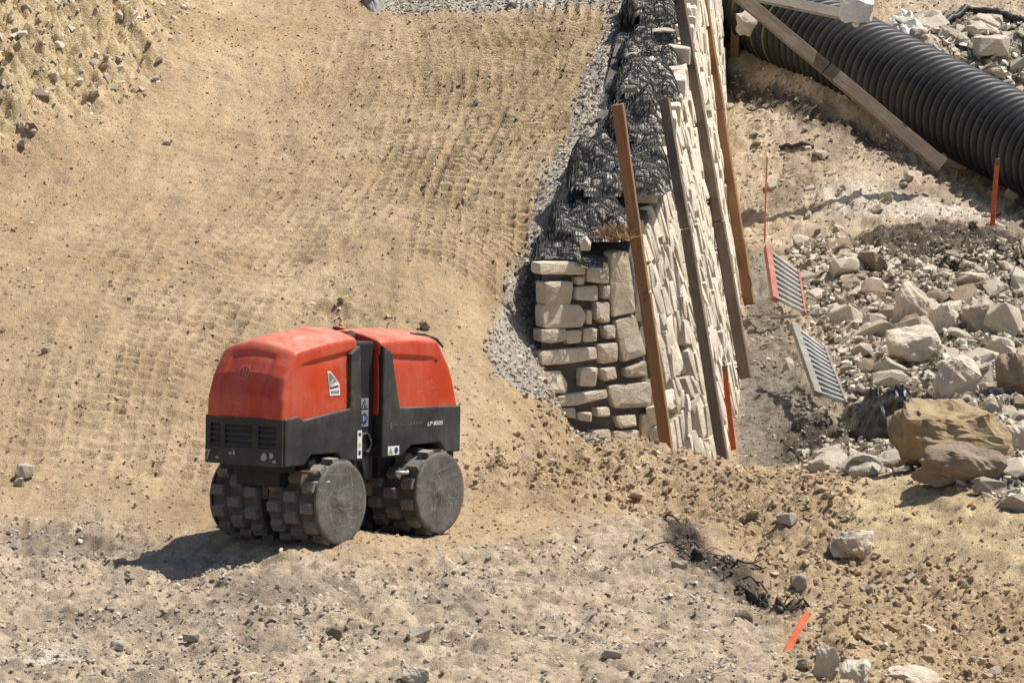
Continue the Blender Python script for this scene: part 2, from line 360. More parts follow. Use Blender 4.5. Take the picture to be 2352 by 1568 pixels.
LEFT = COMMON + [cy(*a) for a in [
    (700, 600, 37.3), (300, 600, 37.0), (0, 600, 36.9), (-400, 600, 36.9), (1100, 400, 39.2), (600, 400, 39.2), (200, 400, 39.0), (1350, 200, 41.3), (900, 200, 41.3), (450, 200, 41.3),
    (1400, 20, 43.7), (900, 20, 43.7), (500, 20, 43.6), (1200, -200, 46.5), (500, -200, 46.5), (1200, -700, 56), (300, -700, 56), (1215, 605, 38.1), (1240, 500, 38.65), (1400, 480, 38.6),
    (0, 370, 38.9), (-300, 400, 38.3), (200, 265, 39.9), (350, 175, 41.1), (0, 200, 39.5), (0, 0, 40.6), (180, 80, 41.0), (300, 0, 41.9), (-300, 200, 39.0), (-300, 0, 40.0), (100, -150, 41.6),
    (0, 850, 34.9), (0, 1000, 33.9), (300, 850, 34.9), (300, 1000, 34.0), (500, 850, 35.2), (0, 1100, 33.3), (300, 1120, 33.2), (-400, 900, 34.5),
    (950, 640, 36.8), (1150, 640, 37.5), (800, 735, 36.2), (1130, 790, 36.4), (1080, 900, 35.6), (1245, 862, 37.1), (1330, 974, 37.32), (1400, 1014, 37.5), (1520, 1036, 37.75)]]
RIGHT = COMMON + [cz(*a) for a in [
    (1560, 1090, -.64), (1700, 1020, -.66), (1850, 1000, -.66), (1750, 900, -.55), (1800, 700, -.37), (1900, 800, -.42), (2100, 950, -.5), (2352, 1000, -.45), (2352, 800, -.3), (2352, 600, -.1),
    (2100, 600, -.1), (1900, 560, -.12), (1750, 500, 0), (1750, 300, .55), (2000, 400, .35), (2352, 480, .1), (1700, 120, 1.1), (2160, 380, .35), (2300, 440, .2), (1660, 200, .8),
    (2100, 100, 1.3), (2352, 200, .9), (2200, 30, 1.5), (2352, 50, 1.45), (1700, -50, 1.5), (2000, -150, 1.9), (2700, 500, 0), (2700, 900, -.4), (2900, 100, 1.2), (2000, -700, 3)]]
class Field:
    def __init__(s, P, c=.45):
        P = np.array(P); s.p = P[:, :2]; s.c = c; n = len(P)
        K = np.sqrt(((s.p[:, None] - s.p[None]) ** 2).sum(2) + c * c)
        Q = np.hstack([np.ones((n, 1)), s.p]); A = np.block([[K, Q], [Q.T, np.zeros((3, 3))]])
        A[:n, :n] -= np.eye(n) * .004
        s.w = np.linalg.solve(A, np.concatenate([P[:, 2], np.zeros(3)]))
    def __call__(s, x, y):
        r = s.w[-3] + s.w[-2] * x + s.w[-1] * y
        for (px, py), wt in zip(s.p, s.w[:-3]): r = r + wt * np.sqrt((x - px) ** 2 + (y - py) ** 2 + s.c * s.c)
        return r
FL = Field(LEFT); FR = Field(RIGHT)
# wall plan: top edge and foot of the right-hand face
YS = np.array([37.75, 38.5, 40.5, 43.6, 47.0, 52.0, 58.0])
TOPP = np.array([W(1458, 572, y=37.75), W(1505, 440, y=38.5), W(1558, 250, y=40.5), W(1600, 0, y=43.6), W(1622, -230, y=47.0), W(1640, -500, y=52.), W(1650, -760, y=58.)])
BASP = np.array([W(1528, 1120, y=37.75), W(1662, 1045, y=38.5), W(1697, 912, y=40.5), W(1703, 735, y=43.6), W(1680, 470, y=47.0), W(1668, 230, y=52.), W(1660, 0, y=58.)])
def Tp(y): return np.array([np.interp(y, YS, TOPP[:, 0]), y, np.interp(y, YS, TOPP[:, 2])])
def Bp(y): return np.array([np.interp(y, YS, BASP[:, 0]), y, np.interp(y, YS, BASP[:, 2])])
def thick(y): return np.interp(y, [37, 43, 50], [.68, .60, .60])
def macro(x, y):
    xt = np.interp(y, YS, TOPP[:, 0]); xb = np.interp(y, YS, BASP[:, 0]); xl = xt - thick(y)
    m = ss(xl + .02, xl + .34, x) 
    return FL(x, y) * (1 - m) + FR(x, y) * m
def hit(u, v):
    """where a sight line meets the ground"""
    d = FW * FPX + np.array([1., 0, 0]) * (u - 1176) + UP * (784 - v); d = d / d[1]
    ys = np.linspace(25, 64, 300); P = CC + d * ys[:, None]
    dz = P[:, 2] - macro(P[:, 0], P[:, 1]); i = int(np.argmax(dz < 0)) if (dz < 0).any() else len(ys) - 1
    i = max(i, 1); a = dz[i - 1] / (dz[i - 1] - dz[i] + 1e-9); return CC + d * (ys[i - 1] + a * (ys[i] - ys[i - 1]))
def poly(*px): return np.array([hit(u, v)[:2] for u, v in px])
def inside(P, x, y, soft=.1):
    """soft membership of a polygon in plan"""
    x = np.asarray(x); y = np.asarray(y); res = np.zeros(x.shape)
    bx = (x > P[:, 0].min() - soft * 2) & (x < P[:, 0].max() + soft * 2) & (y > P[:, 1].min() - soft * 2) & (y < P[:, 1].max() + soft * 2)
    xs, ys = x[bx], y[bx]; d = np.full(xs.shape, 1e9); ins = np.zeros(xs.shape, bool)
    for i in range(len(P)):
        a = P[i]; b = P[(i + 1) % len(P)]; e = b - a; L2 = max((e ** 2).sum(), 1e-9)
        t = np.clip(((xs - a[0]) * e[0] + (ys - a[1]) * e[1]) / L2, 0, 1)
        d = np.minimum(d, np.hypot(xs - a[0] - t * e[0], ys - a[1] - t * e[1]))
        c = ((a[1] > ys) != (b[1] > ys)) & (xs < (b[0] - a[0]) * (ys - a[1]) / (b[1] - a[1] + 1e-12) + a[0]); ins ^= c
    res[bx] = ss(-soft, soft, np.where(ins, d, -d)); return res
Z_grav = [poly((1380, -40), (1450, -40), (1440, 200), (1420, 350), (1340, 400), (1260, 520), (1250, 870), (1340, 975), (1400, 1020), (1330, 1005), (1235, 920), (1135, 850), (1120, 780), (1170, 640), (1210, 560), (1235, 430), (1305, 320), (1335, 180), (1390, 60)),
          poly((860, -60), (1420, -60), (1400, 12), (1100, 26), (880, 28))]
Z_grey = [poly((-300, 1210), (230, 1180), (480, 1270), (900, 1300), (1250, 1230), (1500, 1170), (1800, 1420), (1900, 1800), (-300, 1800)),
          poly((1640, 100), (1760, 120), (2160, 380), (2600, 460), (2600, 1080), (2150, 1080), (1900, 1070), (1700, 1060), (1700, 700), (1650, 300)),
          poly((1900, -100), (2700, -100), (2700, 300), (2352, 215), (2080, 85))]
Z_mud = [poly((1700, 560), (1760, 600), (1800, 740), (1880, 940), (1850, 1060), (1700, 1070), (1690, 900), (1720, 700)), poly((2060, 38), (2352, 60), (2500, 120), (2352, 110), (2100, 80))]
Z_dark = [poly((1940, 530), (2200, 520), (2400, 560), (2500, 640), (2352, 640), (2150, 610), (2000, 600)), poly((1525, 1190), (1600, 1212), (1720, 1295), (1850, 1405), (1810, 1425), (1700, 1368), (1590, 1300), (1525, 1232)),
          poly((1790, 985), (1900, 960), (1960, 1000), (1880, 1050), (1790, 1075)), poly((1650, 140), (1760, 200), (1900, 250), (2080, 350), (2000, 330), (1850, 280), (1720, 240), (1650, 200)),  # second zone on this line: shade near the pipe, painted into the soil colour
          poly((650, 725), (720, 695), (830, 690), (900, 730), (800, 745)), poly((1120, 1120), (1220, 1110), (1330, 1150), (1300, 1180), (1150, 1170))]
Z_chalk = [poly((1850, 440), (2000, 420), (2250, 480), (2352, 500), (2300, 520), (2000, 500), (1900, 490)), poly((20, 1500), (150, 1495), (240, 1515), (100, 1535), (10, 1530)), poly((1850, 600), (1990, 590), (2050, 640), (1900, 680)),
           poly((1180, -40), (1290, -40), (1290, 12), (1180, 12))]
Z_clod = [poly((1070, 1010), (1180, 1030), (1400, 1010), (1520, 1025), (1650, 1070), (1850, 1085), (1960, 1120), (1960, 1250), (1900, 1420), (1830, 1400), (1700, 1270), (1530, 1180), (1350, 1160), (1200, 1120), (1080, 1130)),
          poly((1830, 1400), (1950, 1250), (2100, 1300), (2352, 1350), (2700, 1400), (2700, 1800), (1850, 1800))]
Z_slope = [poly((1900, 1110), (2100, 1095), (2352, 1180), (2700, 1250), (2700, 1400), (2352, 1350), (2100, 1300), (1960, 1250))]
Z_rub = [poly((1830, 560), (1900, 540), (2100, 600), (2600, 560), (2600, 1180), (2352, 1170), (2150, 1085), (1900, 1085), (1830, 1060), (1950, 960), (1900, 800), (1850, 690)),
         poly((2080, 60), (2700, 120), (2700, 350), (2352, 220), (2250, 160), (2120, 100))]
Z_bank = [poly((-400, 340), (0, 330), (200, 250), (350, 170), (450, -50), (-400, -200))]
def zsum(Z, x, y, soft=.12):
    r = 0
    for P in Z: r = np.maximum(r, inside(P, x, y, soft))
    return r
lanes = []
def lane(pts, hw, amp, pitch=.104, col=.098):
    P = np.array([hit(u, v)[:2] for u, v in pts]); P = P[np.argsort(P[:, 1])]; lanes.append((P, hw, amp, pitch, col))
lane([(1075, 640), (1085, 540), (1100, 440), (1170, 320), (1270, 160), (1310, 30), (1300, -80)], .46, .095)
lane([(960, 470), (1000, 380), (1060, 250), (1080, 120), (1040, 20)], .46, .085)
lane([(330, 1090), (360, 960), (400, 820), (480, 700), (620, 560), (760, 400)], .42, .042, .13, .11)
lane([(1200, 330), (1180, 200), (1180, 100), (1130, 20)], .46, .06)
lane([(560, 640), (640, 500), (720, 380), (820, 200), (860, 60)], .42, .022)
lane([(800, 560), (860, 470), (930, 350), (960, 200), (930, 60)], .44, .03)
lane([(1180, 260), (1260, 150), (1330, 40), (1340, -60)], .3, .06)
lane([(130, 1090), (160, 900), (230, 700), (380, 480)], .4, .024, .13, .11)
def micro(x, y):
    z = .035 * fbm(x, y, 1.3, 3, 3) + .018 * fbm(x, y, .32, 3, 9)
    fg = zsum(Z_grey, x, y, .2); cl = zsum(Z_clod, x, y, .15); rb = zsum(Z_rub, x, y, .2); bk = zsum(Z_bank, x, y, .3); dk = zsum(Z_dark, x, y, .1)
    z = z + (.045 * fbm(x, y, .75, 3, 71)) * fg; f1 = fbm(x, y, .16, 4, 21, .68); f2 = np.abs(fbm(x, y, .10, 3, 31, .6))
    z = z + (.006 + .020 * fg + .016 * cl) * fbm(x, y, .055, 2, 133)
    z = z + (.022 + .034 * fg + .05 * cl + .05 * rb + .16 * bk + .05 * dk) * f1 - (.006 + .02 * cl + .03 * rb + .02 * fg) * f2
    st = fbm(x * 2.2 + y * .4, y * .35 - x * .1, .35, 3, 77)                       # long drag marks of the grader
    z = z + (1 - rb) * .012 * st + bk * .06 * fbm(x * 1.5, y * .7, .55, 4, 51, .6)
    sl = zsum(Z_slope, x, y, .2); z = z + sl * .05 * fbm(x * 1.8 + y, y * .6, .4, 3, 15)
    worn = ss(-.12, .12, fbm(x, y, .6, 4, 61)) * .55 + .45
    for P, hw, amp, pitch, colw in lanes:
        xc = np.interp(y, P[:, 1], P[:, 0]); wob = .02 * fbm(x * 0 + 3, y, .5, 2, 5); q = x - xc + wob
        on = ss(hw, hw - .04, np.abs(q)) * ss(P[0, 1] - .1, P[0, 1] + .15, y) * ss(P[-1, 1] + .1, P[-1, 1] - .3, y)
        ci = np.floor(q / colw); a = q / colw - ci; s_ = y / pitch + (ci % 2) * .18 + .25 * np.abs(q) / hw + .08 * fbm(x, y, .6, 2, 41); bb = s_ - np.floor(s_)
        pad = ss(.06, .2, a) * ss(.94, .80, a) * ss(.14, .34, bb) * ss(.90, .70, bb) * (.25 + .95 * _h(ci + 50, np.floor(s_), 9) ** .6)
        z = z - amp * on * worn * pad + amp * .12 * on * worn
    return z
def hgt(x, y):
    x = np.asarray(x, float); y = np.asarray(y, float); return macro(x, y) + micro(x, y)
def gz(x, y): return float(hgt(np.array([x]), np.array([y]))[0])
def steps(a, b, h): return np.arange(a, b, h)
gx = np.concatenate([-steps(5.2, 60, 3)[::-1], steps(-5.0, 6.9, .0185), steps(7.2, 60, 3)])
gy = np.concatenate([steps(-20, 24, 3), steps(24.5, 26.5, .3), steps(26.6, 43.5, .0205), steps(43.5, 56, .055), steps(56.5, 64, .5), steps(66, 140, 6)])
X, Y = np.meshgrid(gx, gy); xf, yf = X.ravel(), Y.ravel()
zc = hgt(np.clip(xf, -9, 11), np.clip(yf, 22, 66))
co = np.stack([xf, yf, zc], 1).astype(np.float32)
nx, ny = len(gx), len(gy)
i0 = (np.arange(ny - 1)[:, None] * nx + np.arange(nx - 1)[None]).ravel()
quads = np.stack([i0, i0 + 1, i0 + nx + 1, i0 + nx], 1).astype(np.int32)
me = bpy.data.meshes.new('ground'); me.vertices.add(len(co)); me.vertices.foreach_set('co', co.ravel())
me.loops.add(quads.size); me.loops.foreach_set('vertex_index', quads.ravel())
me.polygons.add(len(quads)); me.polygons.foreach_set('loop_start', np.arange(0, quads.size, 4, dtype=np.int32))
me.polygons.foreach_set('use_smooth', np.ones(len(quads), bool))
me.update(calc_edges=True)
def zone_attr(name, cols):
    a = me.attributes.new(name, 'FLOAT_COLOR', 'POINT'); a.data.foreach_set('color', np.stack(list(cols) + [np.ones(len(xf))], 1).astype(np.float32).ravel())
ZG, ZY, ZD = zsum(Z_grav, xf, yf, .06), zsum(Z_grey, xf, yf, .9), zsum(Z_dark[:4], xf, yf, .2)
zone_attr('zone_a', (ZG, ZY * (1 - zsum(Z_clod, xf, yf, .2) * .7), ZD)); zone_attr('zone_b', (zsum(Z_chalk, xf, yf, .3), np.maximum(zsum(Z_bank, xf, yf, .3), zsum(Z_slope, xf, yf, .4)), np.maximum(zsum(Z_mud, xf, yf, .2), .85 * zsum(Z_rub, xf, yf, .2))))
me.materials.append(M['ground'])
ground = link(bpy.data.objects.new('ground', me)); ground['kind'] = 'structure'

# ------------------------------------------------------------------ rocks
def hull_rock(seed, n=16, sub=0, sq=(1, 1, 1), rough=.0):
    r = random.Random(seed); bm = bmesh.new()
    for _ in range(n):
        v = Vector((r.gauss(0, 1), r.gauss(0, 1), r.gauss(0, 1))).normalized()
        v = Vector([max(-.72, min(.72, c)) for c in v]) * r.uniform(.9, 1.1) * 1.2
        bm.verts.new(Vector((v.x * sq[0], v.y * sq[1], v.z * sq[2])))
    g = bmesh.ops.convex_hull(bm, input=bm.verts[:])
    for v in [v for v in bm.verts if not v.link_faces]: bm.verts.remove(v)
    if sub:
        bmesh.ops.bevel(bm, geom=bm.edges[:], offset=.045, segments=1, affect='EDGES', clamp_overlap=True)
        bmesh.ops.triangulate(bm, faces=bm.faces[:])
        for _ in range(sub): bmesh.ops.subdivide_edges(bm, edges=bm.edges[:], cuts=1, use_grid_fill=True)
        vs = np.array([v.co[:] for v in bm.verts])
        d = fbm(vs[:, 0] + vs[:, 2] * .7 + seed, vs[:, 1] - vs[:, 2] * .9, .9, 5, seed, .6) * .28 * max(rough, .2)
        d -= np.abs(fbm(vs[:, 0] * .4 + seed, vs[:, 2] * 2.4 + vs[:, 1] * .5, .6, 3, seed + 3)) * (.06) * rough
        for v, k in zip(bm.verts, d): v.co += v.co.normalized() * float(k)
    me = bpy.data.meshes.new('rock'); bm.to_mesh(me); bm.free()
    return me
ROCKM = [hull_rock(100 + i, 18, 1, (1, random.uniform(.65, .95), random.uniform(.5, .85)), .6) for i in range(14)]
def with_mat(src, mat, tag_=''):
    m = src.copy(); m.materials.clear(); m.materials.append(mat)
    return m
ROCKS = {k: [with_mat(m, M[k]) for m in ROCKM] for k in ('rock', 'rock_pale', 'rock_ochre', 'rock_brown', 'peb_clod')}
# pebble library lives outside the scene; instanced by geometry nodes
def pebble_set(key, mat, n=6, pts=9):
    c = bpy.data.collections.new('library_' + key)
    for i in range(n):
        me_ = hull_rock(300 + i, pts, 0, (1, random.uniform(.7, 1), random.uniform(.5, .85))); me_.materials.append(mat)
        c.objects.link(bpy.data.objects.new('pebble', me_))
    return c
def scatter(name, coll, xy, size, label, emb=.25):
    x, y = xy[:, 0], xy[:, 1]; n = len(x); z = hgt(x, y) + size * (.5 - emb) * .6
    m_ = bpy.data.meshes.new(name); m_.vertices.add(n); m_.vertices.foreach_set('co', np.stack([x, y, z], 1).astype(np.float32).ravel())
    a = m_.attributes.new('sc', 'FLOAT_VECTOR', 'POINT'); a.data.foreach_set('vector', (size[:, None] * .5 * rng.uniform(.8, 1.25, (n, 3))).astype(np.float32).ravel())
    a = m_.attributes.new('ro', 'FLOAT_VECTOR', 'POINT'); ro = rng.uniform(-.5, .5, (n, 3)); ro[:, 2] = rng.uniform(0, 6.28, n); a.data.foreach_set('vector', ro.astype(np.float32).ravel())
    a = m_.attributes.new('ix', 'INT', 'POINT'); a.data.foreach_set('value', rng.integers(0, len(coll.objects), n).astype(np.int32))
    o = link(bpy.data.objects.new(name, m_))
    g = bpy.data.node_groups.new(name + '_nodes', 'GeometryNodeTree')
    g.interface.new_socket('Geometry', in_out='INPUT', socket_type='NodeSocketGeometry'); g.interface.new_socket('Geometry', in_out='OUTPUT', socket_type='NodeSocketGeometry')
    i_, o_ = g.nodes.new('NodeGroupInput'), g.nodes.new('NodeGroupOutput')
    ip = g.nodes.new('GeometryNodeInstanceOnPoints'); ci = g.nodes.new('GeometryNodeCollectionInfo')
    ci.inputs[0].default_value = coll; ci.inputs['Separate Children'].default_value = True; ci.inputs['Reset Children'].default_value = True
    def at(nm, ty):
        q = g.nodes.new('GeometryNodeInputNamedAttribute'); q.data_type = ty; q.inputs[0].default_value = nm; return q.outputs[0]
    g.links.new(i_.outputs[0], ip.inputs['Points']); g.links.new(ci.outputs[0], ip.inputs['Instance']); ip.inputs['Pick Instance'].default_value = True
    g.links.new(at('ix', 'INT'), ip.inputs['Instance Index']); g.links.new(at('ro', 'FLOAT_VECTOR'), ip.inputs['Rotation']); g.links.new(at('sc', 'FLOAT_VECTOR'), ip.inputs['Scale'])
    g.links.new(ip.outputs[0], o_.inputs[0])
    md = o.modifiers.new('scatter', 'NODES'); md.node_group = g
    return tag(o, label, None, None, 'stuff')
def sample(n, dens, x0=-4.9, x1=6.8, y0=26.6, y1=56):
    x = rng.uniform(x0, x1, n); y = rng.uniform(y0, y1, n)
    vis = np.abs(x) < (y * 1.0 * .098 + .6); x, y = x[vis], y[vis]
    xt = np.interp(y, YS, TOPP[:, 0]); xb = np.interp(y, YS, BASP[:, 0]); ok = ~((y > 37.1) & (x > xt - thick(y) + .02) & (x < xb))
    x, y = x[ok], y[ok]; d = dens(x, y); k = rng.uniform(0, 1, len(x)) < d
    return np.stack([x[k], y[k]], 1)
def sizes(n, lo, hi, p=2.5): return lo + (hi - lo) * rng.uniform(0, 1, n) ** p
C_s, C_g, C_c, C_r, C_d = (pebble_set(k, M[k]) for k in ('peb_sand', 'peb_grey', 'peb_clod', 'peb_rubble', 'peb_dark'))
def d_sand(x, y):
    other = np.maximum.reduce([zsum(Z_grav, x, y, .1), zsum(Z_grey, x, y, .3), zsum(Z_clod, x, y, .2), zsum(Z_rub, x, y, .2)])
    patch = ss(-.25, .3, fbm(x, y, .9, 3, 88)); return (1 - other) * (.3 + .7 * patch)
p = sample(150000, d_sand); scatter('sandy_grit', C_s, p, sizes(len(p), .008, .034, 4), 'small sandy grit and pebbles on the rolled ramp')
p = sample(420000, lambda x, y: zsum(Z_grav, x, y, .07)); scatter('gravel', C_g, p, sizes(len(p), .016, .042, 1.5), 'grey crushed gravel along the left side of the wall')
p = sample(260000, lambda x, y: zsum(Z_grey, x, y, .3) * (1 - zsum(Z_rub, x, y)) * (.25 + .75 * ss(-.15, .25, fbm(x, y, .5, 3, 12)))); scatter('dusty_pebbles', C_g, p, sizes(len(p), .010, .045, 3.5), 'grey dusty pebbles strewn over the foreground and the right-hand ground')
p = sample(300000, lambda x, y: zsum(Z_clod, x, y, .12) * .9 + zsum(Z_slope, x, y) * .12 + .4 * inside(Z_dark[4], x, y, .2)); scatter('soil_clods', C_c, p, sizes(len(p), .012, .062, 3.2), 'brown soil clods heaped below the wall end and across the lower right')
p = sample(420000, lambda x, y: zsum(Z_rub, x, y, .15) + .25 * zsum(Z_bank, x, y, .2)); scatter('rubble_chips', C_r, p, sizes(len(p), .018, .10, 3.0), 'pale limestone chips filling the rubble heap')
p = sample(160000, lambda x, y: zsum(Z_dark[:4], x, y, .06) * .5); scatter('dark_crumbs', C_d, p, sizes(len(p), .012, .05, 3), 'dark earth crumbs in the dark patches and the painted shade near the pipe')

used = {}
def rock(u, v, wpx, hpx, label, mat='rock_pale', group=None, name='limestone_rock', seed=None, rot=None, emb=.2, flat=None, cat='rock'):
    """single stone whose foot is seen at (u, v + hpx/2), wpx wide and hpx high"""
    base = hit(u, v + hpx * .42); sc = base[1] * 1.02 / FPX
    hx = wpx * sc / 2; hz = hpx * sc / 2 * .95
    s_ = seed if seed is not None else int(u * 7 + v * 3)
    me_ = ROCKS[mat][s_ % 14] if mat in ROCKS else None
    o = link(bpy.data.objects.new(name, me_))
    z = gz(base[0], base[1] + hx * .5)
    bb = np.array([q.co[:] for q in me_.vertices]); ext = (bb.max(0) - bb.min(0)) / 2
    hy = min(hx, hz * 1.5) * .8
    o.scale = (hx / ext[0], hy / ext[1], hz * (1 + emb) / ext[2])
    o.rotation_euler = (0, rot if rot is not None else 0, random.Random(s_).choice([0, 3.1416]) + random.Random(s_).uniform(-.25, .25))
    o.location = (base[0], base[1] + hy * .5, z + hz * (1 - emb))
    return tag(o, label, cat, group)
def boulder(u, v, wpx, hpx, label, mat, seed, sq, rot=(0, 0, 0), name='boulder', depth=.8, rough=1.0):
    base = hit(u, v + hpx * .45); sc = base[1] * 1.02 / FPX
    me_ = hull_rock(seed, 30, 3, sq, rough); me_.materials.append(mat)
    bb = np.array([q.co[:] for q in me_.vertices]); bb -= (bb.max(0) + bb.min(0)) / 2
    R = np.array(Euler(rot).to_matrix()); bb = bb @ R.T; c = (bb.max(0) + bb.min(0)) / 2; bb -= c; ext = (bb.max(0) - bb.min(0)) / 2
    hx, hz = wpx * sc / 2, hpx * sc / 2; bb = bb / ext * np.array([hx, hx * depth, hz * 1.12])
    me_.vertices.foreach_set('co', bb.astype(np.float32).ravel()); me_.update()
    o = link(bpy.data.objects.new(name, me_)); o.location = (base[0], base[1] + hx * depth * .6, gz(base[0], base[1]) + hz * .85)
    return tag(o, label, 'boulder')
boulder(2190, 1012, 295, 150, 'huge ochre boulder lying flat at the foot of the rubble heap, largest stone of all', M['rock_ochre'], 5, (1, .7, .55), (0, .12, .2), rough=1.2)
boulder(2205, 1080, 220, 95, 'grey brown slab boulder propped in front of the huge ochre boulder', M['rock_brown'], 8, (1, .5, .6), (.1, 0, .1), depth=.5)
boulder(2340, 1010, 110, 90, 'pale angular boulder cut by the frame, just right of the huge ochre boulder', M['rock'], 12, (1, .8, .8))
boulder(2200, 870, 110, 110, 'tall squarish brown stone standing on the rubble above the ochre boulder', M['rock'], 15, (.8, .8, .9), (0, -.1, .3))
boulder(2095, 700, 85, 110, 'pointed upright stone standing in the middle of the rubble heap', M['rock'], 18, (.7, .7, 1), (0, .15, .2))
boulder(2170, 735, 70, 75, 'pale blunt block right of the pointed upright stone', M['rock_pale'], 21, (.9, .9, .9))
boulder(2270, 720, 120, 90, 'broad dusty boulder at the right of the rubble heap below the dark soil', M['rock'], 24, (1, .8, .7))
boulder(2330, 860, 90, 110, 'big grey boulder at the right frame edge above the pale angular one', M['rock_brown'], 27, (.9, .9, .9))
boulder(2100, 810, 130, 75, 'wide low boulder across the centre of the rubble', M['rock'], 31, (1, .7, .55), (0, -.15, 0))
boulder(1960, 1250, 110, 72, 'lumpy tan twin rock half buried in the lower right slope', M['rock'], 34, (1, .7, .6), rough=1.3)
boulder(1897, 1515, 66, 95, 'tall tan rock at the bottom edge below the leaning orange stake', M['rock_pale'], 37, (.75, .75, 1), (0, .1, 0), name='rock')
boulder(1965, 1550, 72, 60, 'white rounded rock at the bottom edge, right of the tall tan rock', M['rock_pale'], 41, (1, .8, .8), name='rock')
boulder(2090, 1555, 150, 42, 'long brown rock cut by the bottom edge at lower right', M['rock'], 44, (1, .7, .5), name='rock')
boulder(955, 1552, 66, 44, 'squared pale block cut by the bottom edge, below the yellow stone', M['rock_pale'], 47, (.8, .8, .8), name='rock')
RL = [(965, 1441, 52, 34, 'yellowish rounded stone in the foreground on a patch of orange soil', 'rock_pale'),
 (766, 1452, 42, 27, 'small dark grey stone in the foreground, left of the yellowish one', 'rock_brown'),
 (435, 1472, 40, 18, 'flat whitish stone flake on the grey foreground dust', 'rock_pale'),
 (268, 1486, 34, 24, 'small pale stone left of the flat whitish flake', 'rock_pale'),
 (92, 204, 40, 32, 'dark stone stuck in the foot of the sandy bank at upper left', 'rock_brown'),
 (55, 1085, 46, 34, 'tan stone at the left frame edge level with the drums', 'rock'),
 (44, 1106, 24, 22, 'little round stone touching the tan stone at the left edge', 'rock_pale'),
 (975, 748, 26, 20, 'small brown stone on the soil just behind the red roller hood', 'rock_brown'),
 (105, 803, 24, 14, 'small stone lying alone on the left part of the ramp', 'rock'),
 (384, 325, 18, 12, 'tiny pale pebble stone alone in the upper middle of the ramp', 'rock_pale'),
 (1176, 12, 26, 12, 'brown stone at the very top edge of the ramp', 'rock_brown'),
 (1807, 1210, 50, 24, 'white flat stone lying on brown clods above the dark gully', 'rock_pale'),
 (1727, 1192, 32, 22, 'yellow stone left of the white flat stone on the clods', 'rock_ochre'),
 (1710, 1405, 44, 30, 'brown stone lying beside the lower end of the dark gully', 'rock_brown'),
 (1990, 1350, 36, 24, 'pale stone below the lumpy tan twin rock', 'rock'),
 (1832, 1335, 40, 36, 'roundish stone right of the dark gully', 'rock'),
 (1565, 1290, 40, 24, 'half buried stone on the left rim of the dark gully', 'rock'),
 (1408, 1512, 46, 20, 'low whitish stone in the dust near the bottom edge', 'rock_pale'),
 (1330, 1225, 20, 12, 'small whitish stone in the pale dust right of the rear drum', 'rock_pale'),
 (2196, 364, 66, 46, 'pointed pale stone at the foot of the long diagonal brace', 'rock_pale'),
 (2328, 440, 34, 34, 'white squared stone between the pipe and the right frame edge', 'rock_pale'),
 (2040, 452, 30, 20, 'white stone alone on the pale ground right of the wall', 'rock_pale'),
 (1812, 828, 28, 42, 'tan stone wedged behind the left rail of the nearer metal rack', 'rock_pale'),
 (2010, 745, 62, 34, 'slanting flat slab left of the pointed upright stone', 'rock_pale'),
 (2045, 880, 96, 34, 'long tilted pale slab above the black plastic sheet', 'rock_pale'),
 (2120, 900, 50, 38, 'brown wedge stone between the black plastic sheet and the squarish brown stone', 'rock_brown'),
 (1985, 640, 50, 30, 'pale tilted slab at the upper left of the rubble heap', 'rock_pale'),
 (1985, 1085, 70, 36, 'flat grey slab left of the propped slab boulder', 'rock'),
 (2275, 1115, 80, 34, 'pale slab in front of the grey brown slab boulder', 'rock'),
 (2235, 70, 34, 26, 'bright block on the grey bank behind the big pipe', 'rock_pale'),
 (2270, 130, 90, 44, 'broad pale rock on the stone pile behind the big pipe', 'rock_pale'),
 (2110, 82, 44, 24, 'white rock at the left end of the stone pile behind the pipe', 'rock_pale'),
 (1906, 1010, 40, 30, 'grey stone in the dark crumbly earth below the black plastic sheet', 'rock')]
for i, r in enumerate(RL): rock(*r[:5], mat=r[5], seed=i * 5 + 2)
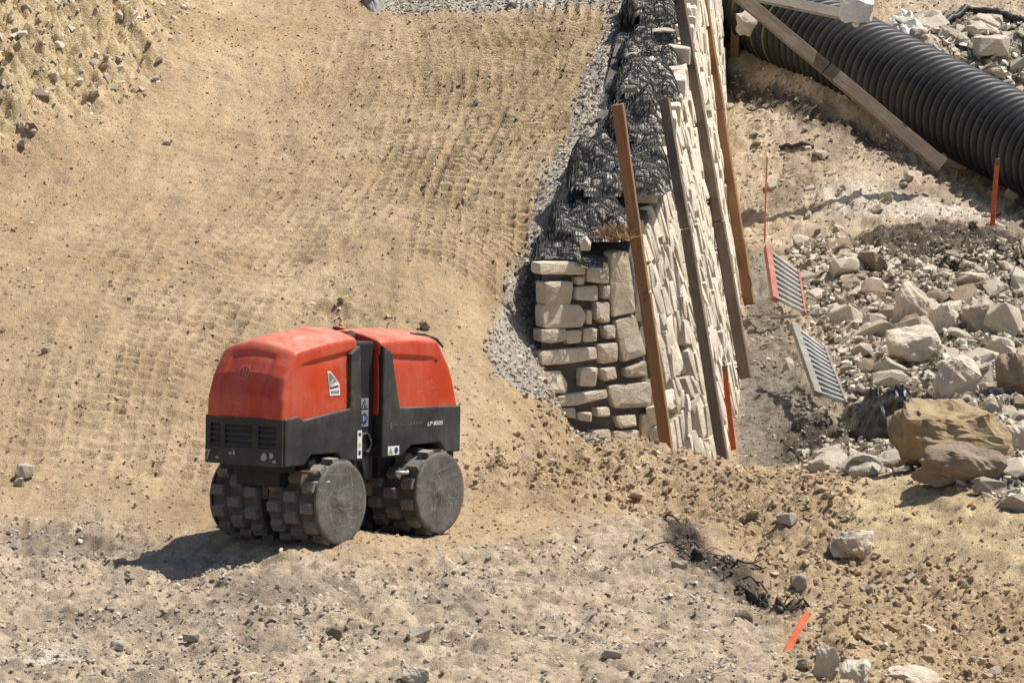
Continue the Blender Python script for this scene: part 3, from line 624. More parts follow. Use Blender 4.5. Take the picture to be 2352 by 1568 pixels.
# the many look-alikes of each heap
rr = random.Random(5)
ORD = ['closest', 'second closest', 'third closest', 'fourth closest', 'fifth closest', 'sixth closest', 'seventh closest', 'eighth closest', 'ninth closest', 'tenth closest', 'eleventh closest', 'twelfth closest', 'thirteenth closest', 'fourteenth closest']
Z_keep = poly((1900, 930), (2150, 930), (2150, 1060), (1900, 1060))
def crowd(Z, n, lo, hi, noun, group, mats, marks, seed=1, pw=2):
    k = 0; r2 = random.Random(seed); x0, y0 = Z.min(0); x1, y1 = Z.max(0); cls = {}
    MK = [(t, hit(u, v)[:2]) for t, u, v in marks]; tone = {'rock': 'greyish tan', 'rock_pale': 'pale', 'rock_brown': 'dark brown', 'rock_ochre': 'ochre', 'peb_clod': 'brown'}
    while k < n:
        x, y = r2.uniform(x0, x1), r2.uniform(y0, y1)
        if float(inside(Z, np.array([x]), np.array([y]), .05)[0]) < .6 or abs(x) > y * .1015: continue
        if float(inside(Z_keep, np.array([x]), np.array([y]), .05)[0]) > .4: continue
        q_ = r2.random() ** pw; s_ = lo + (hi - lo) * q_; mt = r2.choice(mats); me_ = ROCKS[mt][r2.randrange(14)]
        o = link(bpy.data.objects.new(noun.split()[-1] if 'limestone' not in noun else 'limestone_rock', me_))
        f = (r2.uniform(.8, 1.3), r2.uniform(.7, 1.1), r2.uniform(.38, 1.0)); o.scale = tuple(s_ / 2 * q for q in f)
        o.rotation_euler = (r2.uniform(-.6, .6), r2.uniform(-.6, .6), r2.uniform(0, 6.3))
        o.location = (x, y, gz(x, y) + s_ * .12 * f[2]); k += 1
        dd = [math.hypot(x - p[0], y - p[1]) for _, p in MK]; w_ = int(np.argmin(dd)); size = 'tiny' if q_ < .12 else 'small' if q_ < .35 else 'big'
        cls.setdefault((size, tone[mt], w_), []).append((dd[w_], o))
    for (size, tn, w_), L in cls.items():
        L.sort(key=lambda e: e[0])
        for i, (_, o) in enumerate(L):
            tag(o, f'{size} {tn} {noun}, {ORD[i]} one to {MK[w_][0]}' if i < 14 else f'{size} {tn} {noun} lying far from {MK[w_][0]}', 'rock', group)
crowd(Z_rub[0], 290, .09, .44, 'limestone chunk', 'chunks of the rubble heap', ['rock', 'rock_pale', 'rock_pale', 'rock_pale', 'rock_brown'], [('the ochre boulder', 2190, 1040), ('the black plastic sheet', 2020, 960), ('the nearer rack', 1930, 860), ('the farther rack', 1850, 640), ('the pointed upright stone', 2095, 730), ('the squarish brown stone', 2200, 900), ('the patch of dark soil', 2200, 590), ('the broad dusty boulder', 2270, 740), ('the right frame edge', 2345, 950), ('the tilted pale slab', 2045, 880), ('the tall orange stake', 2280, 560), ('the grey brown slab', 2205, 1110)], seed=3, pw=2.2)
crowd(Z_rub[1], 60, .10, .36, 'limestone chunk', 'chunks of the pile behind the pipe', ['rock_pale', 'rock_pale', 'rock'], [('the white plastic behind the pipe', 2090, 70), ('the broad rock behind the pipe', 2270, 140), ('the block wall corner', 2340, 50)], seed=4, pw=1.6)
crowd(poly((1660, 130), (1800, 200), (2130, 400), (2300, 480), (2352, 560), (1900, 540), (1750, 480), (1680, 350)), 60, .05, .15, 'stone', 'small stones beside the pipe', ['rock_pale', 'rock'], [('the short stub post', 1690, 150), ('the foot of the diagonal brace', 2160, 390), ('the thin orange rod', 1755, 500), ('the tall orange stake', 2280, 520), ('the short hose piece', 1830, 350)], seed=6)
crowd(Z_clod[1], 70, .05, .14, 'stone', 'stones of the lower right slope', ['rock', 'peb_clod', 'peb_clod'], [('the leaning orange stake', 1830, 1450), ('the lumpy twin rock', 1960, 1290), ('the lower right corner', 2340, 1550), ('the tall tan rock', 1897, 1550), ('the right frame edge', 2345, 1400)], seed=8)
crowd(poly((1070, 1030), (1400, 1020), (1640, 1075), (1900, 1110), (1880, 1300), (1700, 1260), (1500, 1170), (1200, 1120)), 50, .05, .13, 'clod', 'clods of the mound', ['peb_clod', 'peb_clod', 'rock'], [('the rear drum', 1080, 1130), ('the foot of the first post', 1530, 1050), ('the foot of the second post', 1665, 1100), ('the white flat stone', 1807, 1215)], seed=9)
crowd(Z_grey[0], 60, .035, .09, 'stone', 'small stones in the foreground', ['rock', 'rock_pale', 'rock_pale'], [('the front drum', 700, 1260), ('the yellowish stone', 965, 1450), ('the lower left corner', 20, 1550), ('the dark gully', 1600, 1280), ('the left frame edge', 10, 1300)], seed=10)
crowd(Z_bank[0], 14, .05, .13, 'stone', 'stones of the bank', ['rock', 'rock_ochre'], [('the dark stone in the bank', 92, 210), ('the upper left corner', 10, 10), ('the foot of the bank', 350, 160)], seed=11)

# ------------------------------------------------------------------ stone wall
ENDK = .8
wall = empty('stone_wall', (Bp(37.15)[0] - .5, 37.15, float(Bp(37.15)[2])), label='thick dry-laid limestone retaining wall with dark joints and a pale lit side', cat='wall')
def wall_core():
    ys = [37.26, 38.15, 38.5, 39.5, 40.5, 42, 43.6, 45, 47, 50, 54, 58]; v = []; f = []
    for y in ys:
        T, B = Tp(y) - np.array([.03, 0, .05]), Bp(y) - np.array([.045, 0, .35]); th = thick(y)
        v += [B, T, T - [th - .03, 0, 0], np.array([T[0] - th + .0, y, B[2]])]
        if y == ys[0]: v[0] = Bp(37.80) + np.array([0, .14, 0]) - np.array([.045, 0, .35]); v[1] = Tp(37.76) - np.array([.03, 0, .05])
    for i in range(len(ys) - 1):
        for k in range(4): f.append((i * 4 + k, i * 4 + (k + 1) % 4, (i + 1) * 4 + (k + 1) % 4, (i + 1) * 4 + k))
    f += [(3, 2, 1, 0), tuple((len(ys) - 1) * 4 + k for k in range(4))]
    return mk('mortar_core', v, f, M['mortar'], wall)
wall_core()
def chaikin(P, n=1, k=.2):
    for _ in range(n):
        Q = []
        for i in range(len(P)):
            a, b = P[i], P[(i + 1) % len(P)]; Q += [a * (1 - k) + b * k, a * k + b * (1 - k)]
        P = np.array(Q)
    return P
def stone(P, fmap, depth, bulge, mat, r, name='stone', res=2, parent=wall, jit=.02):
    P = chaikin(np.array(P, float), 1, .08); 
    if res > 1: P = chaikin(P, 1, .22)
    c = P.mean(0); n = len(P); size = np.abs(P - c).max()
    P = c + (P - c) * (1 + np.array([r.uniform(-jit, jit) for _ in range(n)])[:, None])
    rings = [(1.0, -depth), (1.0, -.006 - bulge * .2), (.965, 0)] + ([(.62, bulge * .5)] if res > 1 else [])
    v = []; f = []
    tilt = (r.uniform(-.012, .012), r.uniform(-.012, .012))
    for s_, h in rings:
        for q in P:
            d = (q - c); e = d / size
            hh = h + (r.uniform(-.3, .3) * bulge * .6 + tilt[0] * e[0] + tilt[1] * e[1] if h > -.02 - bulge else 0)
            v.append(fmap(*(c + d * s_), hh))
    v.append(fmap(*c, bulge * .6)); k = len(v) - 1
    for a in range(len(rings) - 1):
        for i in range(n): f.append((a * n + i, a * n + (i + 1) % n, (a + 1) * n + (i + 1) % n, (a + 1) * n + i))
    for i in range(n): f.append(((len(rings) - 1) * n + i, (len(rings) - 1) * n + (i + 1) % n, k))
    if parent is None: return v, f
    return mk(name, v, f, mat, parent, smooth=False)
# end face, stone by stone (plan drawn on the face)
def emap(a, b, c):
    u, v_ = 1102.5 + a * .46863, 367.5 + b * .46863; y = 37.17
    for _ in range(6): y = 37.17 + ENDK * (W(u, v_, y=y)[0] - .20)
    return W(u, v_, y=y) + np.array([ENDK, -1, 0]) / math.hypot(1, ENDK) * c
ER = [[(298, 505), (510, 498), (515, 562), (300, 560)], [(535, 500), (632, 505), (628, 605), (525, 595)], [(650, 460), (720, 450), (748, 620), (765, 740), (660, 765), (645, 600)],
 [(318, 600), (458, 598), (450, 712), (322, 710)], [(470, 625), (582, 618), (580, 690), (470, 685)], [(600, 615), (640, 618), (636, 680), (600, 678)], [(318, 712), (490, 712), (515, 760), (500, 815), (322, 825)],
 [(572, 698), (640, 700), (636, 790), (600, 798), (570, 775)], [(522, 740), (548, 738), (548, 805), (522, 800)], [(305, 832), (422, 828), (418, 885), (350, 898), (308, 890)], [(425, 838), (495, 835), (490, 895), (430, 900)],
 [(508, 828), (575, 825), (577, 888), (508, 892)], [(605, 815), (665, 812), (665, 872), (618, 875)], [(670, 790), (765, 765), (790, 860), (812, 950), (700, 985), (685, 880)],
 [(305, 938), (568, 918), (568, 975), (400, 1000), (308, 1003)], [(582, 905), (672, 898), (675, 985), (600, 998), (582, 960)], [(592, 1022), (668, 1015), (675, 1070), (610, 1083)], [(712, 1020), (815, 985), (820, 1058), (720, 1065)],
 [(500, 1020), (573, 1018), (570, 1110), (498, 1108)], [(312, 1040), (400, 1035), (430, 1090), (425, 1140), (340, 1140), (318, 1090)], [(380, 1158), (618, 1125), (625, 1165), (480, 1200), (400, 1205)],
 [(632, 1108), (838, 1090), (845, 1205), (660, 1215)], [(572, 1215), (640, 1210), (640, 1255), (575, 1258)], [(480, 1240), (545, 1235), (545, 1282), (490, 1275)], [(668, 1255), (760, 1248), (765, 1300), (690, 1315)],
 [(800, 1250), (860, 1232), (885, 1340), (840, 1370), (795, 1360)], [(550, 1325), (640, 1322), (640, 1390), (560, 1390)], [(410, 1215), (465, 1215), (465, 1265), (430, 1260)], [(470, 575), (515, 570), (510, 610), (478, 612)],
 [(660, 1330), (780, 1325), (790, 1400), (660, 1400)], [(410, 920), (470, 905), (500, 912), (440, 918)], [(690, 1085), (790, 1078), (800, 1085), (700, 1098)]]
rs = random.Random(3)
for q in ER[:30]:
    q = np.array(q, float); q = q.mean(0) + (q - q.mean(0)) * 1.05; stone(q, emap, .10, .012, M['lime'], rs, jit=.015)
# lit right-hand face
def fmap_face(y0):
    def fm(a, b, c):
        T, B = Tp(a), Bp(a); h = np.linalg.norm(T - B); c = c + y0; p = B + (T - B) * (b / h)
        return p + np.array([.97, -.12, .2]) * c
    return fm
fm = fmap_face(0); rest = MB(); nface = 0
y = 37.22; cells = []
zlev = []
b0 = -.1; course = []
while b0 < 2.75:
    hgt_c = rs.uniform(.11, .27); course.append((b0, hgt_c)); b0 += hgt_c
for ci, (b0, hc) in enumerate(course):
    y = 37.78 + rs.uniform(0, .05)
    while y < 55:
        ln = rs.uniform(.05, .19) * (.62 if y < 38.6 else 1 if y < 41.5 else 2.2); Hh = np.linalg.norm(Tp(y) - Bp(y))
        if b0 + hc * .6 < Hh + .02 and b0 + hc > .0:
            cells.append((y, b0, ln, min(hc, Hh - b0 + .03)))
        y += ln
cells.sort(key=lambda c: c[0])
for (y, b, ln, hc) in cells:
    j = lambda s_: rs.uniform(-s_, s_); g = .004
    sh = .09 * math.sin(y * 4 + b * 2) + rs.uniform(-.05, .05)
    P = [(y + g + j(.03), b + g + j(.02) + sh), (y + ln * .5, b + g + j(.025) + sh), (y + ln - g + j(.03), b + g + j(.02) + sh), (y + ln - g + j(.03), b + hc - g + j(.02) + sh), (y + ln * .5 + j(.03), b + hc - g + j(.025) + sh), (y + g + j(.03), b + hc - g + j(.02) + sh)]
    if rs.random() < .05: continue
    fm = fmap_face(rs.uniform(-.012, .006))
    if nface < 268: stone(P, fm, .08, .012, M['lime_face'], rs, res=1); nface += 1
    else:
        v, f = stone(P, fm, .08, .012, None, rs, res=1, parent=None); rest.add(v, f)
o = rest.mk('far_face_stones', M['lime_face'], wall); o['kind'] = 'stuff'
# cap stones on the right top edge
y = 38.35; k = 0
while y < 46:
    ln = rs.uniform(.18, .42); T = Tp(y + ln / 2); wd = rs.uniform(.16, .28); h = rs.uniform(.05, .13)
    def cm(a, b, c, T=T): return np.array([T[0] + .02 - a, T[1] + b, T[2] - .05 + c])
    P = [(0, -ln / 2), (wd, -ln / 2 + rs.uniform(0, .05)), (wd * rs.uniform(.8, 1.1), ln / 2 - .02), (0, ln / 2 - .02)]
    stone(P, lambda a, b, c, h=h: cm(a, b, c + h), .14, .015, M['lime_face'], rs, name='cap_stone'); y += ln + .02
stone([(a, b) for a, b in [(486, 400), (520, 375), (545, 410), (540, 445), (495, 445)]], lambda a, b, c: W(1102.5 + a * .46863, 367.5 + b * .46863, y=37.35) + np.array([0, -c, 0]), .12, .03, M['lime_face'], rs, name='cap_stone')

# ------------------------------------------------------------------ black netting on the wall top
def net_bundle(u, v, wpx, dpx, hgt_m, label, seed, name='net_bundle', fill='net_fill', box=1.0, ang=0.):
    """bundle of netting over loose stone: centre seen at (u, v); wpx wide, dpx deep along the wall"""
    # level of the wall top here
    d = FW * FPX + np.array([1., 0, 0]) * (u - 1176) + UP * (784 - v); d = d / d[1]
    y = 37.3
    for _ in range(400):
        if (CC + d * y)[2] < Tp(y)[2] + .02: break
        y += .02
    p = CC + d * y; sc = y * 1.02 / FPX; hx = wpx * sc / 2; hy = dpx * sc / 2 / .33
    root = empty(name, tuple(p - np.array([0, 0, .05])), label=label, cat='net bundle')
    def surf(cell, lift, amp):
        nx_, ny_ = max(int(2 * hx / cell), 6), max(int(2 * hy / cell), 6)
        a = np.linspace(-1, 1, nx_ + 1); b = np.linspace(-1, 1, ny_ + 1); A, B = np.meshgrid(a, b)
        xx = A * hx + .03 * fbm(A * hx + seed, B * hy, .2, 2, seed); yy = B * hy + .04 * fbm(A * hx + seed, B * hy, .25, 2, seed + 5)
        r = (np.abs(A) ** (2 + 2 * box) + np.abs(B) ** (2 + 2 * box)) ** (1 / (2 + 2 * box))
        dome = np.clip(1 - r ** 3, 0, 1) ** .5
        z = hgt_m * dome * (.75 + .8 * fbm(xx + seed * 3, yy, .22, 3, seed)) + amp * np.sin((xx * math.cos(ang) + yy * math.sin(ang)) * 60 + 8 * fbm(xx, yy, .3, 2, seed)) * dome + lift - .06
        V = np.stack([xx, yy, z], 2).reshape(-1, 3); i = (np.arange(ny_)[:, None] * (nx_ + 1) + np.arange(nx_)).ravel()
        Fc = np.stack([i, i + 1, i + nx_ + 2, i + nx_ + 1], 1)
        keep = (r[:-1, :-1].ravel() < 1.02); return V, Fc[keep]
    V, Fc = surf(.03, 0, .0); mk('stone_fill', V, Fc, M[fill], root, smooth=True, local=True)
    V, Fc = surf(.021, .022, .012); V[:, 2] += .0022 * rng.normal(size=len(V))
    n = mk('netting', V, Fc, M['net'], root, local=True); wf = n.modifiers.new('strands', 'WIREFRAME'); wf.thickness = .0058; wf.use_even_offset = False
    return root
def slab_on_wall(u, v, wpx, hpx, label, lift=.16):
    d = FW * FPX + np.array([1., 0, 0]) * (u - 1176) + UP * (784 - v); d = d / d[1]; y = 37.3
    while (CC + d * y)[2] > Tp(y)[2] + lift: y += .02
    c = CC + d * y; sc = y / FPX * 1.02
    o = link(bpy.data.objects.new('limestone_slab', ROCKS['rock_pale'][int(u) % 14])); o.scale = (wpx * sc / 2, wpx * sc / 2.2, hpx * sc / 2); o.location = c
    return tag(o, label, 'stone slab')
def top_sheet():
    """one long net laid flat over the rubble core, under the bundles"""
    y0, y1 = 37.36, 47.5; nx_, ny_ = 34, 420; V = []
    A_, Y_ = np.meshgrid(np.linspace(0, 1, nx_ + 1), np.linspace(y0, y1, ny_ + 1))
    T = np.interp(Y_, YS, TOPP[:, 0]); Zt = np.interp(Y_, YS, TOPP[:, 2]); th = np.interp(Y_, [37, 43, 50], [.68, .60, .60])
    xx = T - .24 - A_ * (th - .19) + .03 * fbm(A_ * 3, Y_, .4, 2, 4)
    zz = Zt - .08 + .05 * fbm(xx, Y_, .22, 4, 9) + .02 * np.sin(A_ * 3.14) - .10 * ss(.85, 1, A_)
    V = np.stack([xx, Y_, zz], 2).reshape(-1, 3); i = (np.arange(ny_)[:, None] * (nx_ + 1) + np.arange(nx_)).ravel(); Fc = np.stack([i, i + 1, i + nx_ + 2, i + nx_ + 1], 1)
    root = empty('net_sheet', tuple(V.mean(0)), label='long flat black net spread over the rubble core of the wall top under the bundles', cat='net sheet')
    mk('stone_fill', V, Fc, M['net_fill'], root, smooth=True)
    V2 = V + np.array([0, 0, .018]) + .002 * rng.normal(size=V.shape); n = mk('netting', V2, Fc, M['net'], root); wf = n.modifiers.new('strands', 'WIREFRAME'); wf.thickness = .0062; wf.use_even_offset = False
top_sheet()
net_bundle(1285, 556, 110, 75, .20, 'flat grey netting sheet folded over the left corner of the wall end', 1, name='net_sheet', box=3)
net_bundle(1362, 498, 195, 110, .22, 'low black net bundle sagging across the full wall top near its end', 2)
net_bundle(1378, 395, 150, 120, .34, 'tall rounded net bundle bulging over the gravel side, behind the first timber post', 3)
net_bundle(1478, 385, 115, 150, .26, 'coiled black net roll with loose folds between the two shortest posts', 4, name='net_roll', ang=1.0)
net_bundle(1468, 275, 150, 100, .30, 'dark net bundle on the wall top just beyond the tops of the two short posts', 5)
net_bundle(1482, 195, 150, 85, .32, 'square shouldered net bundle halfway along the wall top', 6, box=2)
net_bundle(1490, 118, 145, 75, .32, 'net bundle next to the white slab on the wall top', 7)
net_bundle(1500, 25, 150, 95, .34, 'furthest net bundle, cut by the top edge of the picture', 8)
for i_, (u_, v_, y_, lb) in enumerate([(1455, 130, 42.0, 'white stone on the gravel side of the nets near the top of the wall'), (1448, 205, 41.1, 'pale stone showing at the left edge of the nets, halfway along the wall')]):
    slab_on_wall(u_, v_, 44, 26, lb, .20)
slab_on_wall(1522, 70, 60, 18, 'white slab lying on the black nets near the top of the picture', .28)
def weeds(u, v, y, n, label):
    c = W(u, v, y=y); m = MB(); r = random.Random(9)
    for _ in range(n):
        p = Vector(c) + Vector((r.uniform(-.11, .11), r.uniform(-.12, .12), -.03)); d = Vector((r.gauss(0, .5), r.gauss(0, .5), r.uniform(.2, 1))).normalized() * r.uniform(.04, .12)
        m.tube([p, p + d * .5 + Vector((r.uniform(-.02, .02), 0, 0)), p + d], [.004, .003, .002], 4, False)
    return tag(m.mk('dry_weeds', M['twig']), label, 'weeds')
weeds(1415, 535, 37.55, 260, 'tangle of dry brown weeds on the wall top beside the first timber post')

# ------------------------------------------------------------------ timbers
def frame_of(p0, p1, facing):
    t = (p1 - p0).normalized(); n = (facing - t * facing.dot(t)).normalized(); s_ = n.cross(t).normalized()
    return Matrix((s_, n, t)).transposed()
def board_verts(L, w_, d_, seed, n=14, bow=.002):
    r = random.Random(seed); v = []; f = []
    for i in range(n + 1):
        z = L * i / n; ox = bow * math.sin(math.pi * i / n) * r.choice([1]) + r.uniform(-.001, .001)
        for (a, b) in ((-1, -1), (1, -1), (1, 1), (-1, 1)):
            v.append((a * w_ / 2 + ox + r.uniform(-.0012, .0012), b * d_ / 2 + r.uniform(-.001, .001), z + (r.uniform(-.006, .006) if i in (0, n) else 0)))
    for i in range(n):
        for k in range(4): f.append((i * 4 + k, i * 4 + (k + 1) % 4, (i + 1) * 4 + (k + 1) % 4, (i + 1) * 4 + k))
    f += [(3, 2, 1, 0), (n * 4, n * 4 + 1, n * 4 + 2, n * 4 + 3)]
    return v, f
def timber(name, p0, p1, w_, d_, facing, mat, label, cat, joints=(), group=None, over=.004):
    p0, p1 = Vector(p0), Vector(p1); R = frame_of(p0, p1, Vector(facing)); L = (p1 - p0).length
    root = empty(name, p0, R.to_euler(), label, cat, group)
    ts = [0] + list(joints) + [1]
    for i in range(len(ts) - 1):
        v, f = board_verts((ts[i + 1] - ts[i]) * L - .006, w_ * (1 - .04 * (i % 2)), d_, i + int(p0.x * 100))
        v = [(a + (.004 if i % 2 else 0), b + (.003 if i % 2 else 0), c + ts[i] * L) for a, b, c in v]
        o = mk('board', v, f, mat, root, local=True); bev(o, .004, 1, 60)
    r = random.Random(int(p0.x * 1000))
    for i, j in enumerate(joints):
        for dz in (-.06, .05):
            m = MB(); m.tube([(r.uniform(-.02, .02), d_ / 2 - .002, j * L + dz), (r.uniform(-.02, .02) * 0 + .0, d_ / 2 + .006, j * L + dz)], .006, 8); m.mk('nail', M['rust'], root, local=True)
    return root
pf = (-.28, -.96, 0)
def frac(v0, v1, vj): return (v0 - vj) / (v0 - v1)
P_ = lambda u, v, y: W(u, v, y=y)
timber('timber_post', P_(1536, 1060, 37.52), P_(1420, 238, 37.56), .088, .05, pf, M['wood_brown'], 'brown timber post leaning on the wall corner, nearest and leftmost of the four posts', 'post', (frac(1060, 238, 667),), 'posts leaning on the wall')
timber('timber_post', P_(1667, 1088, 37.95), P_(1527, 225, 38.95), .080, .05, pf, M['wood_grey'], 'grey brown post with a flat cut top below the net bundles, second from the left', 'post', (frac(1088, 225, 527),), 'posts leaning on the wall')
timber('timber_post', P_(1713, 868, 40.95), P_(1535, -160, 42.3), .095, .05, pf, M['wood_grey'], 'long weathered grey post, third from the left, running out of the top of the picture', 'post', (frac(868, -160, 513),), 'posts leaning on the wall')
timber('timber_post', P_(1722, 700, 43.9), P_(1583, -200, 45.1), .092, .05, pf, M['wood_brown'], 'long reddish brown post, rightmost of the four leaning on the wall', 'post', (frac(700, -200, 555), frac(700, -200, 258)), 'posts leaning on the wall')
ystub = hit(1688, 132)[1]
timber('timber_stub', P_(1688, 138, ystub), P_(1694, -60, ystub), .085, .05, pf, M['wood_brown'], 'short upright brown stub post standing in front of the pipe at the top', 'post')
timber('diagonal_brace', P_(2165, 380, 46.9), P_(1680, -25, 47.4), .13, .05, (-.1, -.8, .55), M['wood_grey'], 'long diagonal timber brace crossing in front of the black pipe', 'brace', (.55,))
timber('cross_beam', P_(1700, -16, 47.7), P_(1975, 42, 47.4), .10, .05, (0, -.85, .5), M['wood_pale'], 'pale grey beam running right from the brace over the pipe', 'beam')
timber('wood_strip', P_(1770, 730, 43.3), P_(1905, 722, 43.3), .03, .02, (0, -1, .2), M['wood_pale'], 'thin pale wooden strip lying below the red edged metal rack', 'wood strip')
def stake(p0, p1, wd, mat, label, name='marking_stake', top=None):
    p0, p1 = Vector(p0), Vector(p1); R = frame_of(p0, p1, Vector((-.1, -1, 0))); root = empty(name, p0, R.to_euler(), label, 'stake')
    v, f = board_verts((p1 - p0).length * (.93 if top else 1), wd, wd * .6, 3, 6, .002); mk('shaft', v, f, mat, root, local=True)
    if top:
        v, f = board_verts((p1 - p0).length * .068, wd * 1.02, wd * .6, 4, 1, 0); v = [(a, b, c + (p1 - p0).length * .932) for a, b, c in v]; mk('stake_top', v, f, top, root, local=True)
    return root
stake(P_(1685, 1032, 38.6), P_(1664, 840, 38.6), .040, M['orange'], 'flat orange stake at the foot of the wall between the posts', top=M['wood_brown'])
h = hit(2278, 530); stake(h - [0, 0, .05], P_(2291, 365, h[1]), .042, M['orange'], 'tall orange stake in front of the pipe at the right edge', top=M['wood_grey'])
h = hit(1756, 562); stake(h - [0, 0, .05], P_(1762, 360, h[1]), .014, M['rod'], 'thin faded orange rod beside the red edged metal rack', name='marking_rod')
h = hit(1805, 1492); stake(h - [0, 0, .02], P_(1858, 1402, h[1] + .25), .040, M['orange'], 'short orange stake tilted right in the lower right foreground', top=M['twig'])

# ------------------------------------------------------------------ metal racks
def rack(A, B, C, D, nsl, railmat, label, wide=.06):
    """A top left, B top right, C bottom right, D bottom left"""
    A, B, C, D = map(Vector, (A, B, C, D)); root = empty('metal_rack', D, label=label, cat='rack')
    n = (B - A).cross(D - A).normalized()
    if n.y > 0: n = -n
    def bar(p, q, w_, d_, mat, name):
        R = frame_of(p, q, n); L = (q - p).length; m = MB()
        m.box((0, 0, L / 2), (w_, d_, L)); v = [R @ Vector(x) + p for x in m.v]; return bev(mk(name, v, m.f, mat, root), .003, 1)
    bar(D, A, wide, .045, railmat, 'side_rail'); bar(C, B, .022, .045, railmat, 'side_rail')
    off = (B - A).normalized() * wide * .4
    for i in range(nsl):
        t = (i + .5) / nsl; p = D.lerp(A, t) + off; q = C.lerp(B, t)
        bar(p + (q - p) * .02, q - (q - p) * .02, .024, .03, M['steel'], 'slat')
    return root
rack(P_(1823, 745, 41.0), P_(1893, 800, 40.7), P_(1943, 928, 39.5), P_(1878, 905, 39.6), 12, M['rail'], 'galvanised metal rack with slanting slats, the nearer of the two')
rack(P_(1763, 570, 44.0), P_(1832, 622, 43.9), P_(1848, 722, 42.8), P_(1780, 688, 42.9), 9, M['pinkred'], 'metal rack with faded red side rails, the farther of the two')

# ------------------------------------------------------------------ big pipe
def pipe():
    Aa = P_(2420, 366, 46.9); Bb = P_(1640, -30, 51.9)
    Aa, Bb = Vector(Aa), Vector(Bb); t = (Bb - Aa).normalized(); Aa = Aa - t * 1.6; Bb = Bb + t * 3.0
    L = (Bb - Aa).length; R = frame_of(Aa, Bb, Vector((0, 0, 1)))
    root = empty('drainage_pipe', Aa, R.to_euler(), 'huge black corrugated plastic pipe lying diagonally behind the wall', 'pipe')
    pitch = .112; rad = .375; n = 72; per = 8; m = int(L / pitch) * per; v = []; f = []
    for i in range(m + 1):
        ph = (i % per) / per
        pr = [-.014, .022, .046, .055, .056, .055, .046, .022][i % per]; r = rad + pr
        for k in range(n):
            a = 2 * math.pi * k / n; v.append((r * math.cos(a), r * math.sin(a), i * pitch / per))
    for i in range(m):
        for k in range(n): f.append((i * n + k, i * n + (k + 1) % n, (i + 1) * n + (k + 1) % n, (i + 1) * n + k))
    mk('corrugated_shell', v, f, M['pipe'], root, smooth=True, local=True)
    for zc_, wd in ((Aa - Vector(P_(1795, 75, 50.4))).length,.05), ((Aa - Vector(P_(1772, 75, 50.6))).length,.03):
        zi = (int(zc_ / pitch) + .53) * pitch; vv = []; ff = []
        for i, (r, dz) in enumerate([(rad + .044, -wd / 2), (rad + .057, -wd * .3), (rad + .0585, 0), (rad + .057, wd * .3), (rad + .044, wd / 2)]):
            vv += [(r * math.cos(2 * math.pi * k / n), r * math.sin(2 * math.pi * k / n), zi + dz) for k in range(n)]
        for i in range(4):
            for k in range(n): ff.append((i * n + k, i * n + (k + 1) % n, (i + 1) * n + (k + 1) % n, (i + 1) * n + k))
        mk('green_band', vv, ff, M['band'], root, smooth=True, local=True)
pipe()
# wrapped weight on the beam, stones at the pipe
boulder_loc = P_(1966, 22, 47.3)
def blob(name, c, r, mat, label, cat, seed, n=24):
    me_ = hull_rock(seed, 24, 2, (1, .9, 1), 1.0); me_.materials.append(mat); me_.polygons.foreach_set('use_smooth', [True] * len(me_.polygons))
    o = link(bpy.data.objects.new(name, me_)); o.location = c; o.scale = r; return tag(o, label, cat)
b = blob('wrapped_weight', boulder_loc, (.16, .13, .13), M['plastic_white'], 'plastic wrapped lump hanging at the end of the pale beam above the pipe', 'bag', 61)
m_ = MB(); m_.tube([(0, -.03, -.9), (.02, -.04, -1.25)], [.25, .12], 8); mk('knot', [(x, y_, z_) for x, y_, z_ in m_.v], m_.f, M['plastic_white'], b, local=True, smooth=True)
blob('pale_rock', P_(1716, 56, 49.0), (.11, .10, .12), M['rock_pale'], 'pale round rock lodged behind the short upright stub post', 'rock', 63)
# black plastic sheet in the rubble
def sheet(u0, u1, v, label, name, mat, hh=.16, seed=3, depth=.5, cat='plastic sheet', v1=None):
    a, b = hit(u0, v), hit(u1, v1 or v); nx_, ny_ = 100, 60; V = []
    A_, B_ = np.meshgrid(np.linspace(0, 1, nx_ + 1), np.linspace(-1, 1, ny_ + 1))
    xx = a[0] + (b[0] - a[0]) * A_; yy = a[1] + (b[1] - a[1]) * A_ + B_ * depth * (.5 + .5 * np.sin(A_ * 3.14))
    yy = yy + .05 * fbm(xx, yy, .3, 2, seed)
    fold = np.abs(fbm(xx * 1.6 + yy * .6, yy * .9, .20, 4, seed, .55)) * hh * .9
    env = np.clip(np.sin(A_ * 3.14) * (1 - B_ ** 2), 0, 1) ** .5
    zz = macro(xx, yy) + hh * env * (.55 + .8 * fbm(xx, yy, .5, 2, seed + 1)) + fold * env + .0 - (1 - env) * .05
    V = np.stack([xx, yy, zz], 2).reshape(-1, 3); i = (np.arange(ny_)[:, None] * (nx_ + 1) + np.arange(nx_)).ravel()
    o = mk(name, V, np.stack([i, i + 1, i + nx_ + 2, i + nx_ + 1], 1), mat, smooth=True); so_ = o.modifiers.new('thickness', 'SOLIDIFY'); so_.thickness = .006
    return tag(o, label, cat)
sheet(1918, 2140, 972, 'crumpled black plastic sheet lying on the rubble at the end of the nearer rack', 'plastic_sheet', M['cloth'], .20, 3, .6)
sheet(2030, 2140, 62, 'crumpled white and grey plastic at the top right behind the pipe', 'plastic_wrap', M['plastic_white'], .18, 5, .5)
sheet(1532, 1700, 1215, 'torn black fabric strip half buried along the upper end of the gully', 'fabric_strip', M['fabric'], .06, 8, .10, 'fabric', 1305)
sheet(1690, 1835, 1318, 'second torn black fabric strip half buried at the lower end of the gully', 'fabric_strip', M['fabric'], .06, 12, .09, 'fabric', 1408)
